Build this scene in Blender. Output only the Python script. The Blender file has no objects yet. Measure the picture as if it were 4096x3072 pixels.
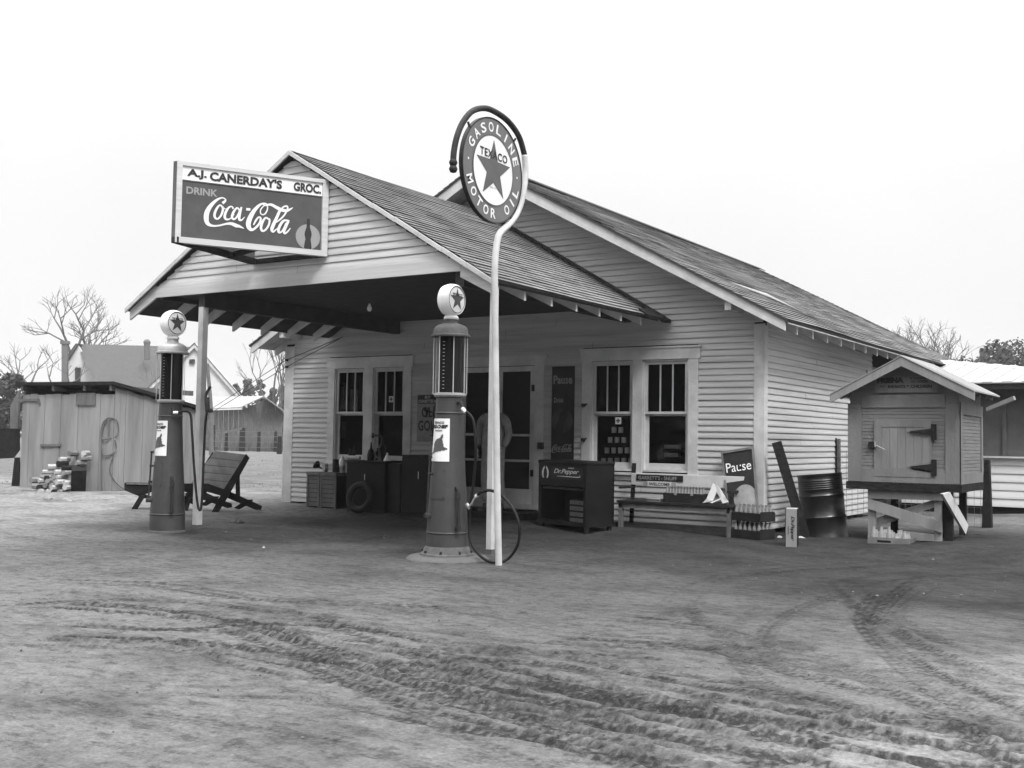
import bpy, bmesh, math, random
from mathutils import Vector, Matrix, noise
random.seed(7)
R = math.radians
scene = bpy.context.scene
# ---------------------------------------------------------------- camera
CAMR = None
def _setup():
    a = Vector((-4600-2048, 1650-1536)); b = Vector((4920-2048, 1800-1536))
    f = math.sqrt(-(a.dot(b)))
    X = -Vector((a.x, -a.y, -f)); X.normalize()
    Y = Vector((b.x, -b.y, -f)); Y.normalize()
    Z = X.cross(Y)
    return f, Matrix((X, Y, Z))
FOC, CAMR = _setup()
CAMP = Vector((5.25, -14.16, 1.27))
cam = bpy.data.cameras.new('camera'); camo = bpy.data.objects.new('camera', cam)
scene.collection.objects.link(camo)
camo.matrix_world = Matrix.Translation(CAMP) @ CAMR.to_4x4()
cam.sensor_width = 36; cam.lens = FOC/4096*36; cam.clip_end = 3000; cam.clip_start = .1
scene.camera = camo
scene.render.resolution_x = 1024; scene.render.resolution_y = 768
# ---------------------------------------------------------------- sky, sun, exposure
SUN_EL, SUN_AZ = 52, 122
world = bpy.data.worlds.new("World"); scene.world = world; world.use_nodes = True
wn = world.node_tree; wn.nodes.clear()
sky = wn.nodes.new('ShaderNodeTexSky'); sky.sky_type = 'NISHITA'; sky.sun_disc = False
sky.sun_elevation = R(SUN_EL); sky.sun_rotation = R(SUN_AZ); sky.dust_density = 4
bw = wn.nodes.new('ShaderNodeRGBToBW'); wn.links.new(sky.outputs[0], bw.inputs[0])
tc = wn.nodes.new('ShaderNodeTexCoord'); nz = wn.nodes.new('ShaderNodeTexNoise')
nz.inputs['Scale'].default_value = 1.6; nz.inputs['Detail'].default_value = 4
wn.links.new(tc.outputs['Generated'], nz.inputs['Vector'])
mr = wn.nodes.new('ShaderNodeMapRange'); mr.inputs[1].default_value = .3; mr.inputs[2].default_value = .7
mr.inputs[3].default_value = 9.1; mr.inputs[4].default_value = 10.2
wn.links.new(nz.outputs['Fac'], mr.inputs[0])
mx = wn.nodes.new('ShaderNodeMix'); mx.inputs[0].default_value = .9
wn.links.new(bw.outputs[0], mx.inputs[2]); wn.links.new(mr.outputs[0], mx.inputs[3])
# an overcast sky is brighter overhead than at the horizon
sz = wn.nodes.new('ShaderNodeSeparateXYZ'); wn.links.new(tc.outputs['Generated'], sz.inputs[0])
mm = []
for op, v in (('MAXIMUM', 0), ('POWER', 3.0), ('MULTIPLY', 6.5), ('ADD', 1)):
    q = wn.nodes.new('ShaderNodeMath'); q.operation = op; q.inputs[1].default_value = v
    wn.links.new((mm[-1] if mm else sz).outputs['Z' if not mm else 0], q.inputs[0]); mm.append(q)
ov = wn.nodes.new('ShaderNodeMath'); ov.operation = 'MULTIPLY'; wn.links.new(mx.outputs[0], ov.inputs[0]); wn.links.new(mm[-1].outputs[0], ov.inputs[1])
bg = wn.nodes.new('ShaderNodeBackground'); bg.inputs['Strength'].default_value = .1
wn.links.new(ov.outputs[0], bg.inputs['Color'])
wo = wn.nodes.new('ShaderNodeOutputWorld'); wn.links.new(bg.outputs[0], wo.inputs[0])
sl = bpy.data.lights.new('sun', 'SUN'); sl.energy = 3.2; sl.angle = R(14); sl.color = (1, 1, 1)
so = bpy.data.objects.new('sun', sl); scene.collection.objects.link(so)
az = R(SUN_AZ); el = R(SUN_EL)
sd = Vector((math.sin(az)*math.cos(el), math.cos(az)*math.cos(el), math.sin(el)))
so.rotation_euler = (-sd).to_track_quat('-Z', 'Y').to_euler()
so.location = (0, 0, 20)
scene.view_settings.view_transform = 'Standard'; scene.view_settings.look = 'None'
scene.view_settings.exposure = 0; scene.view_settings.gamma = 1
# ---------------------------------------------------------------- measuring helpers (photo pixel -> point on a real plane)
def ray(px, py):
    d = CAMR @ Vector((px-2048, -(py-1536), -FOC)); return d.normalized()
def V(px, py, ax, val):
    d = ray(px, py); return CAMP + d*((val-CAMP[ax])/d[ax])
def G(px, py, z=0): return V(px, py, 2, z)
def PL(px, py, o, n):
    d = ray(px, py); return CAMP + d*((o-CAMP).dot(n)/d.dot(n))
def VX(px, py, y): return V(px, py, 1, y).x
def VZ(px, py, y): return V(px, py, 1, y).z
# ---------------------------------------------------------------- materials (a grey world: the photograph is monochrome)
MATS = {}
def mat(name, v, rough=.7, var=.18, scale=6, bump=.0, bscale=40, metal=0, stretch=(1, 1, 1), spec=.3, detail=5, dirt=0):
    if name in MATS: return MATS[name]
    m = bpy.data.materials.new(name); m.use_nodes = True; MATS[name] = m
    nt = m.node_tree; b = nt.nodes['Principled BSDF']
    b.inputs['Roughness'].default_value = rough; b.inputs['Metallic'].default_value = metal
    b.inputs['Specular IOR Level'].default_value = spec if v > .05 or spec != .3 else .08
    t = nt.nodes.new('ShaderNodeTexCoord'); mp = nt.nodes.new('ShaderNodeMapping'); mp.inputs['Scale'].default_value = stretch
    nt.links.new(t.outputs['Object'], mp.inputs[0])
    n = nt.nodes.new('ShaderNodeTexNoise'); n.inputs['Scale'].default_value = scale; n.inputs['Detail'].default_value = detail
    n.inputs['Roughness'].default_value = .6
    nt.links.new(mp.outputs[0], n.inputs['Vector'])
    r = nt.nodes.new('ShaderNodeMapRange'); r.inputs[1].default_value = .28; r.inputs[2].default_value = .72
    r.inputs[3].default_value = v*(1-var); r.inputs[4].default_value = v*(1+var)
    nt.links.new(n.outputs['Fac'], r.inputs[0])
    out = r.outputs[0]
    if dirt:
        n3 = nt.nodes.new('ShaderNodeTexNoise'); n3.inputs['Scale'].default_value = scale*.35; n3.inputs['Detail'].default_value = 8
        nt.links.new(mp.outputs[0], n3.inputs['Vector'])
        r3 = nt.nodes.new('ShaderNodeMapRange'); r3.inputs[1].default_value = .45; r3.inputs[2].default_value = .7
        r3.inputs[3].default_value = 1; r3.inputs[4].default_value = 1-dirt
        nt.links.new(n3.outputs['Fac'], r3.inputs[0])
        mu = nt.nodes.new('ShaderNodeMath'); mu.operation = 'MULTIPLY'
        nt.links.new(out, mu.inputs[0]); nt.links.new(r3.outputs[0], mu.inputs[1]); out = mu.outputs[0]
    c = nt.nodes.new('ShaderNodeCombineColor')
    for i in range(3): nt.links.new(out, c.inputs[i])
    nt.links.new(c.outputs[0], b.inputs['Base Color'])
    if bump:
        n2 = nt.nodes.new('ShaderNodeTexNoise'); n2.inputs['Scale'].default_value = bscale; n2.inputs['Detail'].default_value = 6
        nt.links.new(mp.outputs[0], n2.inputs['Vector'])
        bp = nt.nodes.new('ShaderNodeBump'); bp.inputs['Strength'].default_value = bump; bp.inputs['Distance'].default_value = .02
        nt.links.new(n2.outputs['Fac'], bp.inputs['Height']); nt.links.new(bp.outputs[0], b.inputs['Normal'])
    return m
def M(n): return MATS[n]
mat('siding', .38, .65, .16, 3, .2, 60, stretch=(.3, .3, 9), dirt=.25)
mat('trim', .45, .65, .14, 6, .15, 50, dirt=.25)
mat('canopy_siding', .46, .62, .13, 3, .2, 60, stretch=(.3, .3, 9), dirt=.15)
mat('rafter_wood', .45, .8, .2, 8, .2, 60, dirt=.3)
mat('old_wood', .10, .85, .35, 9, .4, 60, stretch=(1, 1, .25))
mat('grey_board', .215, .85, .22, 5, .4, 40, stretch=(1, 1, .12), dirt=.3)
mat('dark_wood', .017, .85, .4, 8, .4, 50)
mat('raw_wood', .14, .85, .25, 6, .3, 60, stretch=(1, 4, .5), dirt=.25)
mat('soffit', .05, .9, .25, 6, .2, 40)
mat('dark_inside', .012, .9, .3, 3)
mat('black_metal', .010, .5, .5, 7, .15, 40, spec=.25)
mat('dark_metal', .028, .5, .35, 5, .15, 30, spec=.3)
mat('pump_paint', .042, .5, .25, 4, .12, 60, spec=.4, dirt=.35)
mat('pump_base', .085, .8, .3, 9, .4, 50, dirt=.4)
mat('silver', .42, .4, .2, 5, .1, 40, metal=.35, dirt=.3)
mat('rod', .5, .4, .15, 5, metal=.3)
mat('globe', .78, .25, .05, 5, spec=.6)
mat('white_enamel', .66, .35, .06, 6, spec=.5)
mat('sign_dark', .055, .45, .22, 5, spec=.4, dirt=.3)
mat('sign_ring', .10, .4, .12, 3, spec=.4)
mat('sign_letter', .6, .5, .06, 6)
mat('sign_faint', .24, .5, .1, 6)
mat('letter_dark', .035, .6, .2, 8)
mat('star', .07, .45, .15, 5)
mat('hose', .008, .6, .3, 20, spec=.2)
mat('concrete', .085, .9, .25, 7, .5, 50, dirt=.3)
mat('metal_roof', .29, .55, .12, 2, .1, 20, stretch=(1, 6, 1), dirt=.25)
mat('brick', .11, .9, .35, 20, .4, 30)
mat('house_white', .52, .7, .06, 2)
mat('house_roof', .065, .9, .15, 3)
mat('bark', .10, .95, .3, 8)
mat('far_bark', .10, .95, .2, 6)
mat('needle', .05, .9, .4, 1.2)
mat('cloth', .22, .95, .25, 14, .4, 60)
mat('cloth_leg', .26, .95, .2, 12, .4, 60)
mat('skin', .3, .6, .08, 20)
mat('hair', .03, .7, .2, 30)
mat('shoe', .06, .6, .2, 20)
mat('paper', .34, .9, .15, 12)
mat('tin', .3, .35, .35, 20, metal=.5)
mat('bottle_glass', .16, .12, .3, 30, spec=.8)
mat('clear_glass', .24, .12, .2, 30, spec=.8)
mat('drum', .009, .33, .5, 6, .1, 30, spec=.45)
mat('wire', .12, .6, .2, 20)
mat('rope', .1, .9, .3, 30)
mat('fabric_light', .17, .95, .4, 9)
mat('weed', .09, .95, .4, 4)
mat('bucket_grey', .2, .7, .3, 8)
# glass of windows: mostly clear, mirror-like at glancing angles
g = bpy.data.materials.new('window_glass'); g.use_nodes = True; nt = g.node_tree; nt.nodes.clear(); MATS['window_glass'] = g
tr = nt.nodes.new('ShaderNodeBsdfTransparent'); tr.inputs[0].default_value = (.85, .85, .85, 1)
gl = nt.nodes.new('ShaderNodeBsdfGlossy'); gl.inputs['Roughness'].default_value = .03
fr = nt.nodes.new('ShaderNodeFresnel'); fr.inputs[0].default_value = 1.22
ms = nt.nodes.new('ShaderNodeMixShader'); o_ = nt.nodes.new('ShaderNodeOutputMaterial')
nt.links.new(fr.outputs[0], ms.inputs[0]); nt.links.new(tr.outputs[0], ms.inputs[1]); nt.links.new(gl.outputs[0], ms.inputs[2]); nt.links.new(ms.outputs[0], o_.inputs[0])
# pump measuring glass: dark liquid seen through a shiny cylinder
mat('pump_glass', .010, .12, .4, 3, spec=.14)
# insect screen of the doors
g = bpy.data.materials.new('screen_mesh'); g.use_nodes = True; nt = g.node_tree; nt.nodes.clear(); MATS['screen_mesh'] = g
tr = nt.nodes.new('ShaderNodeBsdfTransparent'); df = nt.nodes.new('ShaderNodeBsdfDiffuse'); df.inputs[0].default_value = (.03, .03, .03, 1)
ms = nt.nodes.new('ShaderNodeMixShader'); ms.inputs[0].default_value = .6; o_ = nt.nodes.new('ShaderNodeOutputMaterial')
nt.links.new(tr.outputs[0], ms.inputs[1]); nt.links.new(df.outputs[0], ms.inputs[2]); nt.links.new(ms.outputs[0], o_.inputs[0])
def shingle_mat(name, v, w, h, dark):
    m = bpy.data.materials.new(name); m.use_nodes = True; MATS[name] = m
    nt = m.node_tree; b = nt.nodes['Principled BSDF']; b.inputs['Roughness'].default_value = .9; b.inputs['Specular IOR Level'].default_value = .15
    uv = nt.nodes.new('ShaderNodeUVMap'); uv.uv_map = 'UVMap'
    br = nt.nodes.new('ShaderNodeTexBrick'); br.offset = .37; br.inputs['Scale'].default_value = 1
    br.inputs['Brick Width'].default_value = w; br.inputs['Row Height'].default_value = h; br.inputs['Mortar Size'].default_value = .006
    br.inputs['Color1'].default_value = (v*.78,)*3+(1,); br.inputs['Color2'].default_value = (v*1.2,)*3+(1,); br.inputs['Mortar'].default_value = (v*dark,)*3+(1,)
    nt.links.new(uv.outputs[0], br.inputs['Vector'])
    n = nt.nodes.new('ShaderNodeTexNoise'); n.inputs['Scale'].default_value = 1.7; n.inputs['Detail'].default_value = 7
    nt.links.new(uv.outputs[0], n.inputs['Vector'])
    r = nt.nodes.new('ShaderNodeMapRange'); r.inputs[1].default_value = .3; r.inputs[2].default_value = .7; r.inputs[3].default_value = .6; r.inputs[4].default_value = 1.3
    nt.links.new(n.outputs['Fac'], r.inputs[0])
    mx = nt.nodes.new('ShaderNodeVectorMath'); mx.operation = 'SCALE'
    nt.links.new(br.outputs['Color'], mx.inputs[0]); nt.links.new(r.outputs[0], mx.inputs['Scale']); nt.links.new(mx.outputs[0], b.inputs['Base Color'])
    bp = nt.nodes.new('ShaderNodeBump'); bp.inputs['Strength'].default_value = .6; bp.inputs['Distance'].default_value = .01
    nt.links.new(br.outputs['Fac'], bp.inputs['Height']); bp.invert = True; nt.links.new(bp.outputs[0], b.inputs['Normal'])
shingle_mat('shingles', .15, .19, .13, .3)
shingle_mat('canopy_shingles', .145, .16, .12, .35)
# ---------------------------------------------------------------- object helpers
def link(o): scene.collection.objects.link(o); return o
def tag(o, label=None, cat=None, group=None, kind=None):
    if label: o['label'] = label
    if cat: o['category'] = cat
    if group: o['group'] = group
    if kind: o['kind'] = kind
    return o
def thing(name, label, cat, loc=(0, 0, 0), group=None, rz=0):
    o = link(bpy.data.objects.new(name, None)); o.location = loc; o.rotation_euler = (0, 0, rz); o.empty_display_size = .2
    o.matrix_world = Matrix.Translation(Vector(loc)) @ Matrix.Rotation(rz, 4, 'Z')
    return tag(o, label, cat, group)
def worldm(o):
    m = Matrix.LocRotScale(o.location, o.rotation_euler, o.scale)
    return worldm(o.parent) @ m if o.parent else m
class MB:
    def __init__(s, m=None): s.v = []; s.f = []; s.uv = None; s.M = m or Matrix()
    def add(s, vs, fs):
        n = len(s.v); s.v += [s.M @ Vector(p) for p in vs]; s.f += [tuple(i+n for i in f) for f in fs]
    def box(s, a, b):
        x0, x1 = sorted((a[0], b[0])); y0, y1 = sorted((a[1], b[1])); z0, z1 = sorted((a[2], b[2]))
        s.add([(x0, y0, z0), (x1, y0, z0), (x1, y1, z0), (x0, y1, z0), (x0, y0, z1), (x1, y0, z1), (x1, y1, z1), (x0, y1, z1)],
              [(3, 2, 1, 0), (4, 5, 6, 7), (0, 1, 5, 4), (1, 2, 6, 5), (2, 3, 7, 6), (3, 0, 4, 7)]); return s
    def cbox(s, c, d):
        return s.box([c[i]-d[i]/2 for i in range(3)], [c[i]+d[i]/2 for i in range(3)])
    def prism(s, pts, ext):
        ext = Vector(ext); n = len(pts); p = [Vector(q) for q in pts]
        s.add([*p, *[q+ext for q in p]], [tuple(range(n))[::-1], tuple(range(n, 2*n))] + [(i, (i+1) % n, (i+1) % n+n, i+n) for i in range(n)]); return s
    def beam(s, a, b, w, h, up=(0, 0, 1)):
        a = Vector(a); b = Vector(b); d = (b-a).normalized(); x = d.cross(Vector(up))
        if x.length < 1e-3: x = d.cross(Vector((0, 1, 0)))
        x.normalize(); y = x.cross(d).normalized(); x *= w/2; y *= h/2
        return s.prism([a-x-y, a+x-y, a+x+y, a-x+y], b-a)
    def cyl(s, a, b, r0, r1=None, n=16, caps=True):
        r1 = r0 if r1 is None else r1; a = Vector(a); b = Vector(b); d = (b-a).normalized()
        x = d.orthogonal().normalized(); y = d.cross(x)
        vs = [a+(x*math.cos(t)+y*math.sin(t))*r0 for t in [2*math.pi*i/n for i in range(n)]] + [b+(x*math.cos(t)+y*math.sin(t))*r1 for t in [2*math.pi*i/n for i in range(n)]]
        fs = [(i, (i+1) % n, (i+1) % n+n, i+n) for i in range(n)]
        if caps: fs += [tuple(range(n))[::-1], tuple(range(n, 2*n))]
        s.add(vs, fs); return s
    def lathe(s, prof, o=(0, 0, 0), n=32, ax=2, a0=0, a1=2*math.pi):
        full = abs(a1-a0-2*math.pi) < 1e-6; m = n if full else n+1; vs = []
        for r, z in prof:
            for i in range(m):
                t = a0+(a1-a0)*i/n; c = [r*math.cos(t), r*math.sin(t), z]
                if ax == 0: c = [z, r*math.cos(t), r*math.sin(t)]
                if ax == 1: c = [r*math.sin(t), z, r*math.cos(t)]
                vs.append((c[0]+o[0], c[1]+o[1], c[2]+o[2]))
        fs = []
        for j in range(len(prof)-1):
            for i in range(n if full else n):
                k = (i+1) % m if full else i+1
                fs.append((j*m+i, j*m+k, (j+1)*m+k, (j+1)*m+i))
        s.add(vs, fs); return s
    def tube(s, pts, r, n=8, smooth=4):
        p = [Vector(q) for q in pts]
        if smooth and len(p) > 2: p = crom(p, smooth)
        rs = r if isinstance(r, list) else None
        vs = []; N = len(p); x = None
        for i, q in enumerate(p):
            d = (p[min(i+1, N-1)]-p[max(i-1, 0)]).normalized()
            x = d.orthogonal().normalized() if x is None else (x-d*x.dot(d)).normalized()
            y = d.cross(x); rr = r if rs is None else rs[0]+(rs[1]-rs[0])*i/(N-1)
            vs += [q+(x*math.cos(t)+y*math.sin(t))*rr for t in [2*math.pi*k/n for k in range(n)]]
        fs = [(i*n+k, i*n+(k+1) % n, (i+1)*n+(k+1) % n, (i+1)*n+k) for i in range(N-1) for k in range(n)]
        fs += [tuple(range(n))[::-1], tuple(range((N-1)*n, N*n))]
        s.add(vs, fs); return s
    def build(s, name, m, parent=None, smooth=False, bevel=0, world=True, autos=None):
        me = bpy.data.meshes.new(name)
        inv = worldm(parent).inverted() if (parent and world) else Matrix()
        me.from_pydata([inv @ p for p in s.v], [], s.f); me.update()
        if s.uv:
            l = me.uv_layers.new(name='UVMap')
            for i, u in enumerate(s.uv): l.data[i].uv = u
        me.materials.append(M(m) if isinstance(m, str) else m)
        bm = bmesh.new(); bm.from_mesh(me)
        if not s.uv: bmesh.ops.recalc_face_normals(bm, faces=bm.faces)
        if bevel: bmesh.ops.bevel(bm, geom=bm.edges[:], offset=bevel, segments=1, affect='EDGES', clamp_overlap=True)
        bm.to_mesh(me); bm.free()
        if smooth:
            me.polygons.foreach_set('use_smooth', [True]*len(me.polygons))
        o = link(bpy.data.objects.new(name, me))
        if smooth and autos:
            md = o.modifiers.new('s', 'EDGE_SPLIT'); md.split_angle = R(autos)
        if parent: o.parent = parent
        return o
def crom(p, k):
    out = []; n = len(p)
    for i in range(n-1):
        a, b, c, d = p[max(i-1, 0)], p[i], p[i+1], p[min(i+2, n-1)]
        for j in range(k):
            t = j/k
            out.append(.5*((2*b)+(c-a)*t+(2*a-5*b+4*c-d)*t*t+(3*b-3*c+d-a)*t**3))
    out.append(p[-1]); return out
def copy_tree(o, parent=None):
    c = o.copy(); link(c); c.parent = parent
    for ch in [q for q in bpy.data.objects if q.parent == o and q != c]: copy_tree(ch, c)
    return c
def single(mb, name, m, label, cat, group=None, base=None, **kw):
    """a thing that is one mesh; its origin goes to its base"""
    o = mb.build(name, m, None, **kw)
    vs = [v.co for v in o.data.vertices]
    c = Vector(base) if base is not None else Vector(((min(v.x for v in vs)+max(v.x for v in vs))/2, (min(v.y for v in vs)+max(v.y for v in vs))/2, min(v.z for v in vs)))
    o.data.transform(Matrix.Translation(-c)); o.location = c
    return tag(o, label, cat, group)
def text2d(body, h=1, bold=0, shear=0, space=1):
    """built-in lettering as flat 2D polygons centred on the origin"""
    cu = bpy.data.curves.new('t', 'FONT'); cu.body = body; cu.size = h/.7; cu.offset = bold; cu.shear = shear; cu.space_character = space
    cu.align_x = 'CENTER'; cu.resolution_u = 3; cu.fill_mode = 'FRONT'
    ob = bpy.data.objects.new('t', cu); link(ob); dg = bpy.context.evaluated_depsgraph_get(); dg.update()
    me = bpy.data.meshes.new_from_object(ob.evaluated_get(dg))
    vs = [(v.co.x, v.co.y-h/2) for v in me.vertices]; fs = [tuple(p.vertices) for p in me.polygons]
    bpy.data.objects.remove(ob); bpy.data.curves.remove(cu); bpy.data.meshes.remove(me)
    return vs, fs
def put(mb, t, fn):
    mb.add([fn(x, y) for x, y in t[0]], t[1])
def plane_fn(o, u, v, n, off=.004):
    o = Vector(o); u = Vector(u).normalized(); v = Vector(v).normalized(); n = Vector(n).normalized()
    return lambda x, y: o+u*x+v*y+n*off
def fit(t, w, h):
    xs = [p[0] for p in t[0]]; ys = [p[1] for p in t[0]]
    cx = (min(xs)+max(xs))/2; cy = (min(ys)+max(ys))/2; sx = w/(max(xs)-min(xs)); sy = h/(max(ys)-min(ys))
    return [((x-cx)*sx, (y-cy)*sy) for x, y in t[0]], t[1]
def ribbon(mb, pts, fn, k=5):
    p = crom([Vector((a, b, c)) for a, b, c in pts], k); n = len(p); vs = []
    for i, q in enumerate(p):
        d = (p[min(i+1, n-1)]-p[max(i-1, 0)]); d.z = 0; d.normalize(); w = max(q.z, 1e-4)/2
        vs += [fn(q.x-d.y*w, q.y+d.x*w), fn(q.x+d.y*w, q.y-d.x*w)]
    mb.add(vs, [(2*i, 2*i+1, 2*i+3, 2*i+2) for i in range(n-1)])
def star2d(r, ri=.40, n=5, rot=0):
    p = [(math.sin(rot+math.pi*i/n)*(r if i % 2 == 0 else r*ri), math.cos(rot+math.pi*i/n)*(r if i % 2 == 0 else r*ri)) for i in range(2*n)]
    return [(0, 0)]+p, [(0, i+1, (i+1) % (2*n)+1) for i in range(2*n)]
def disc2d(r, n=40, ry=None, r0=0):
    ry = ry or r
    if not r0: return [(r*math.cos(2*math.pi*i/n), ry*math.sin(2*math.pi*i/n)) for i in range(n)], [tuple(range(n))]
    return [(k*math.cos(2*math.pi*i/n), k*math.sin(2*math.pi*i/n)) for k in (r0, r) for i in range(n)], [(i, (i+1) % n, (i+1) % n+n, i+n) for i in range(n)]
def rect2d(x0, y0, x1, y1): return [(x0, y0), (x1, y0), (x1, y1), (x0, y1)], [(0, 1, 2, 3)]
def bottle2d(h):
    pr = [(.035, 0), (.13, 0), (.15, .06), (.13, .2), (.1, .33), (.14, .48), (.13, .56), (.07, .72), (.055, .95), (.065, .96), (.06, 1)]
    n = len(pr); L = [(-a*h, b*h) for a, b in pr]+[(a*h, b*h) for a, b in pr]
    return [(x, y-h/2) for x, y in L], [(i, n+i, n+i+1, i+1) for i in range(n-1)]
def siding(mb, fn, z0, z1, spans, ex=.0875, lip=.019):
    """clapboards: every board a slanted strip with a real drip edge; fn(u, z, out) -> world; spans(za, zb) -> list of (u0, u1, u0top, u1top)"""
    z = z0
    while z < z1-.005:
        zt = min(z+ex, z1)
        for (a, b, at, bt) in spans(z, zt):
            if b-a < .01: continue
            if b-a > 2.2 and random.random() < .8:   # butt joint between two boards
                c = a+(b-a)*random.uniform(.25, .75); parts = [(a, c-.002, at, c-.002), (c+.002, b, c+.002, bt)]
            else: parts = [(a, b, at, bt)]
            for (a, b, at, bt) in parts:
              j = random.uniform(-.0015, .0015); l = lip+random.uniform(-.002, .002)
              P = [fn(a, z+j, 0), fn(b, z+j, 0), fn(b, z+j, l), fn(a, z+j, l), fn(bt, zt, .002), fn(at, zt, .002), fn(b, z+j+ex*.22, l-.001), fn(a, z+j+ex*.22, l-.001)]
              mb.add(P, [(0, 1, 2, 3), (3, 2, 6, 7), (7, 6, 4, 5)])
        z += ex
def roof_slope(name, m, parent, e0, e1, r0, r1, course=.13, lip=.011, thick=.03, ragged=0):
    """shingled slope between eave edge e0-e1 and ridge edge r0-r1, built up course by course"""
    e0, e1, r0, r1 = map(Vector, (e0, e1, r0, r1)); n = (e1-e0).cross(r0-e0).normalized()
    if n.z < 0: n = -n
    L = ((r0-e0).length+(r1-e1).length)/2; N = int(L/course); mb = MB(); mb.uv = []
    def addf(P, U):
        k = len(mb.v); mb.v += P; mb.f.append((k, k+1, k+2, k+3)); mb.uv += U
    W = (e1-e0).length; segs = max(1, int(W/.6))
    for i in range(N):
        t0, t1 = i/N, (i+1)/N
        for s_ in range(segs):
            s0, s1 = s_/segs, (s_+1)/segs
            def pt(s, t, o):
                q = (e0.lerp(e1, s)).lerp(r0.lerp(r1, s), t)
                w = noise.noise(Vector((q.x*.35, q.y*.35, 3.1)))*.03 + noise.noise(Vector((q.x*1.6, q.y*1.6, i*.9)))*.006
                return q+n*(o+w)
            a, b, c, d = pt(s0, t0, lip), pt(s1, t0, lip), pt(s1, t1, .0), pt(s0, t1, .0)
            U = [(s0*W, t0*L), (s1*W, t0*L), (s1*W, t1*L), (s0*W, t1*L)]
            addf([a, b, c, d], U)
            addf([pt(s0, t0, -.004), pt(s1, t0, -.004), b, a], [(s0*W, t0*L)]*4)
    d = -n*thick
    for q in ([e0, e1, e1+d, e0+d], [r0, r1, r1+d, r0+d], [e0, r0, r0+d, e0+d], [e1, r1, r1+d, e1+d], [e0+d, e1+d, r1+d, r0+d]):
        addf(q, [(0, 0)]*4)
    return mb.build(name, m, parent)
# ================================================================ GROUND
def gh(x, y):
    """large-scale height of the yard"""
    def ss(a, b, t): t = min(1, max(0, (t-a)/(b-a))); return t*t*(3-2*t)
    h = .075*ss(-1.6, -.5, y)*(1-ss(-1.5, -.3, x)*.6)*(1-ss(14, 22, y))
    h += .06*ss(1.2, 2.6, x)*ss(-2.5, .5, y)
    return h
rut_px = [ # tyre tracks traced on the photo: (points, depth, half width, tread pitch)
 ([(1000, 2520), (1250, 2600), (1420, 2640), (1650, 2690), (1900, 2745), (2150, 2790), (2500, 2850), (2900, 2930), (3400, 3010), (3900, 3100)], .040, .09, .085),
 ([(1380, 2650), (1600, 2720), (1900, 2800), (2200, 2870), (2500, 2940), (2800, 3000), (3100, 3080)], .036, .08, .08),
 ([(1370, 2680), (1480, 2760), (1640, 2840), (1760, 2900), (1980, 3000), (2200, 3100)], .014, .07, .06),
 ([(300, 2420), (600, 2440), (900, 2480), (1150, 2540), (1400, 2590), (1700, 2625), (2150, 2655), (2500, 2720), (2900, 2800), (3300, 2880), (3800, 2990), (4150, 3060)], .040, .085, .085),
 ([(200, 2560), (600, 2575), (950, 2600), (1200, 2640), (1400, 2670), (1700, 2760), (2050, 2850), (2400, 2950), (2700, 3040), (2900, 3110)], .034, .08, .08),
 ([(1700, 2660), (2100, 2720), (2400, 2760), (2800, 2830), (3200, 2900), (3600, 2960), (4100, 3000)], .034, .09, .09),
 ([(200, 2330), (600, 2350), (900, 2385), (1300, 2420), (1700, 2450)], .022, .07, .07),
 ([(2850, 2500), (2950, 2640), (3100, 2770), (3350, 2900), (3700, 3000), (4000, 3090)], .016, .07, .06),
 ([(2820, 2500), (2750, 2420), (2850, 2340), (3000, 2300), (3400, 2270), (3900, 2240)], .012, .09, .07),
 ([(3500, 2380), (3450, 2480), (3560, 2620), (3700, 2740), (3950, 2900), (4150, 3000)], .018, .08, .06),
 ([(3080, 2620), (3060, 2560), (3120, 2480), (3350, 2380), (3700, 2310), (4096, 2290)], .012, .08, .07),
 ([(2300, 2560), (2800, 2600), (3200, 2700), (3700, 2830), (4150, 2960)], .022, .07, .07),
 ([(2500, 2480), (2900, 2540), (3300, 2650), (3600, 2790), (3900, 2960), (4050, 3080)], .02, .07, .065),
 ([(3300, 2330), (3420, 2430), (3640, 2560), (3900, 2680), (4150, 2780)], .02, .07, .065),
 ([(3650, 2330), (3560, 2400), (3500, 2500), (3620, 2620), (3850, 2760), (4150, 2880)], .02, .07, .065),
 ([(300, 2500), (700, 2520), (1100, 2500), (1500, 2530), (2000, 2600), (2600, 2640)], .02, .07, .07),
 ([(100, 2420), (500, 2400), (900, 2430), (1250, 2490)], .02, .07, .07),
 ([(600, 2860), (1000, 2920), (1400, 3000), (1800, 3100)], .007, .06, .05),
 ([(250, 2800), (700, 2930), (1000, 3020), (1300, 3120)], .006, .06, .05),
 ([(600, 2780), (1100, 2790), (1600, 2830)], .01, .05, .05),
]
ruts = []
def add_rut(pts, dp, hw, pit, off=0, skew=0):
    w = crom([Vector(G(*p)).to_2d().to_3d() for p in pts], 10); n = len(w)
    if off or skew:
        w2 = []
        for i in range(n):
            d = (w[min(i+1, n-1)]-w[max(i-1, 0)]).normalized(); w2.append(w[i]+Vector((-d.y, d.x, 0))*(off+skew*(i/n-.5)+.05*math.sin(i*.13+off*9)))
        w = w2
    s = 0; L = [0]
    for i in range(1, n): s += (w[i]-w[i-1]).length; L.append(s)
    ruts.append((w, L, dp, hw, pit))
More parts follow.
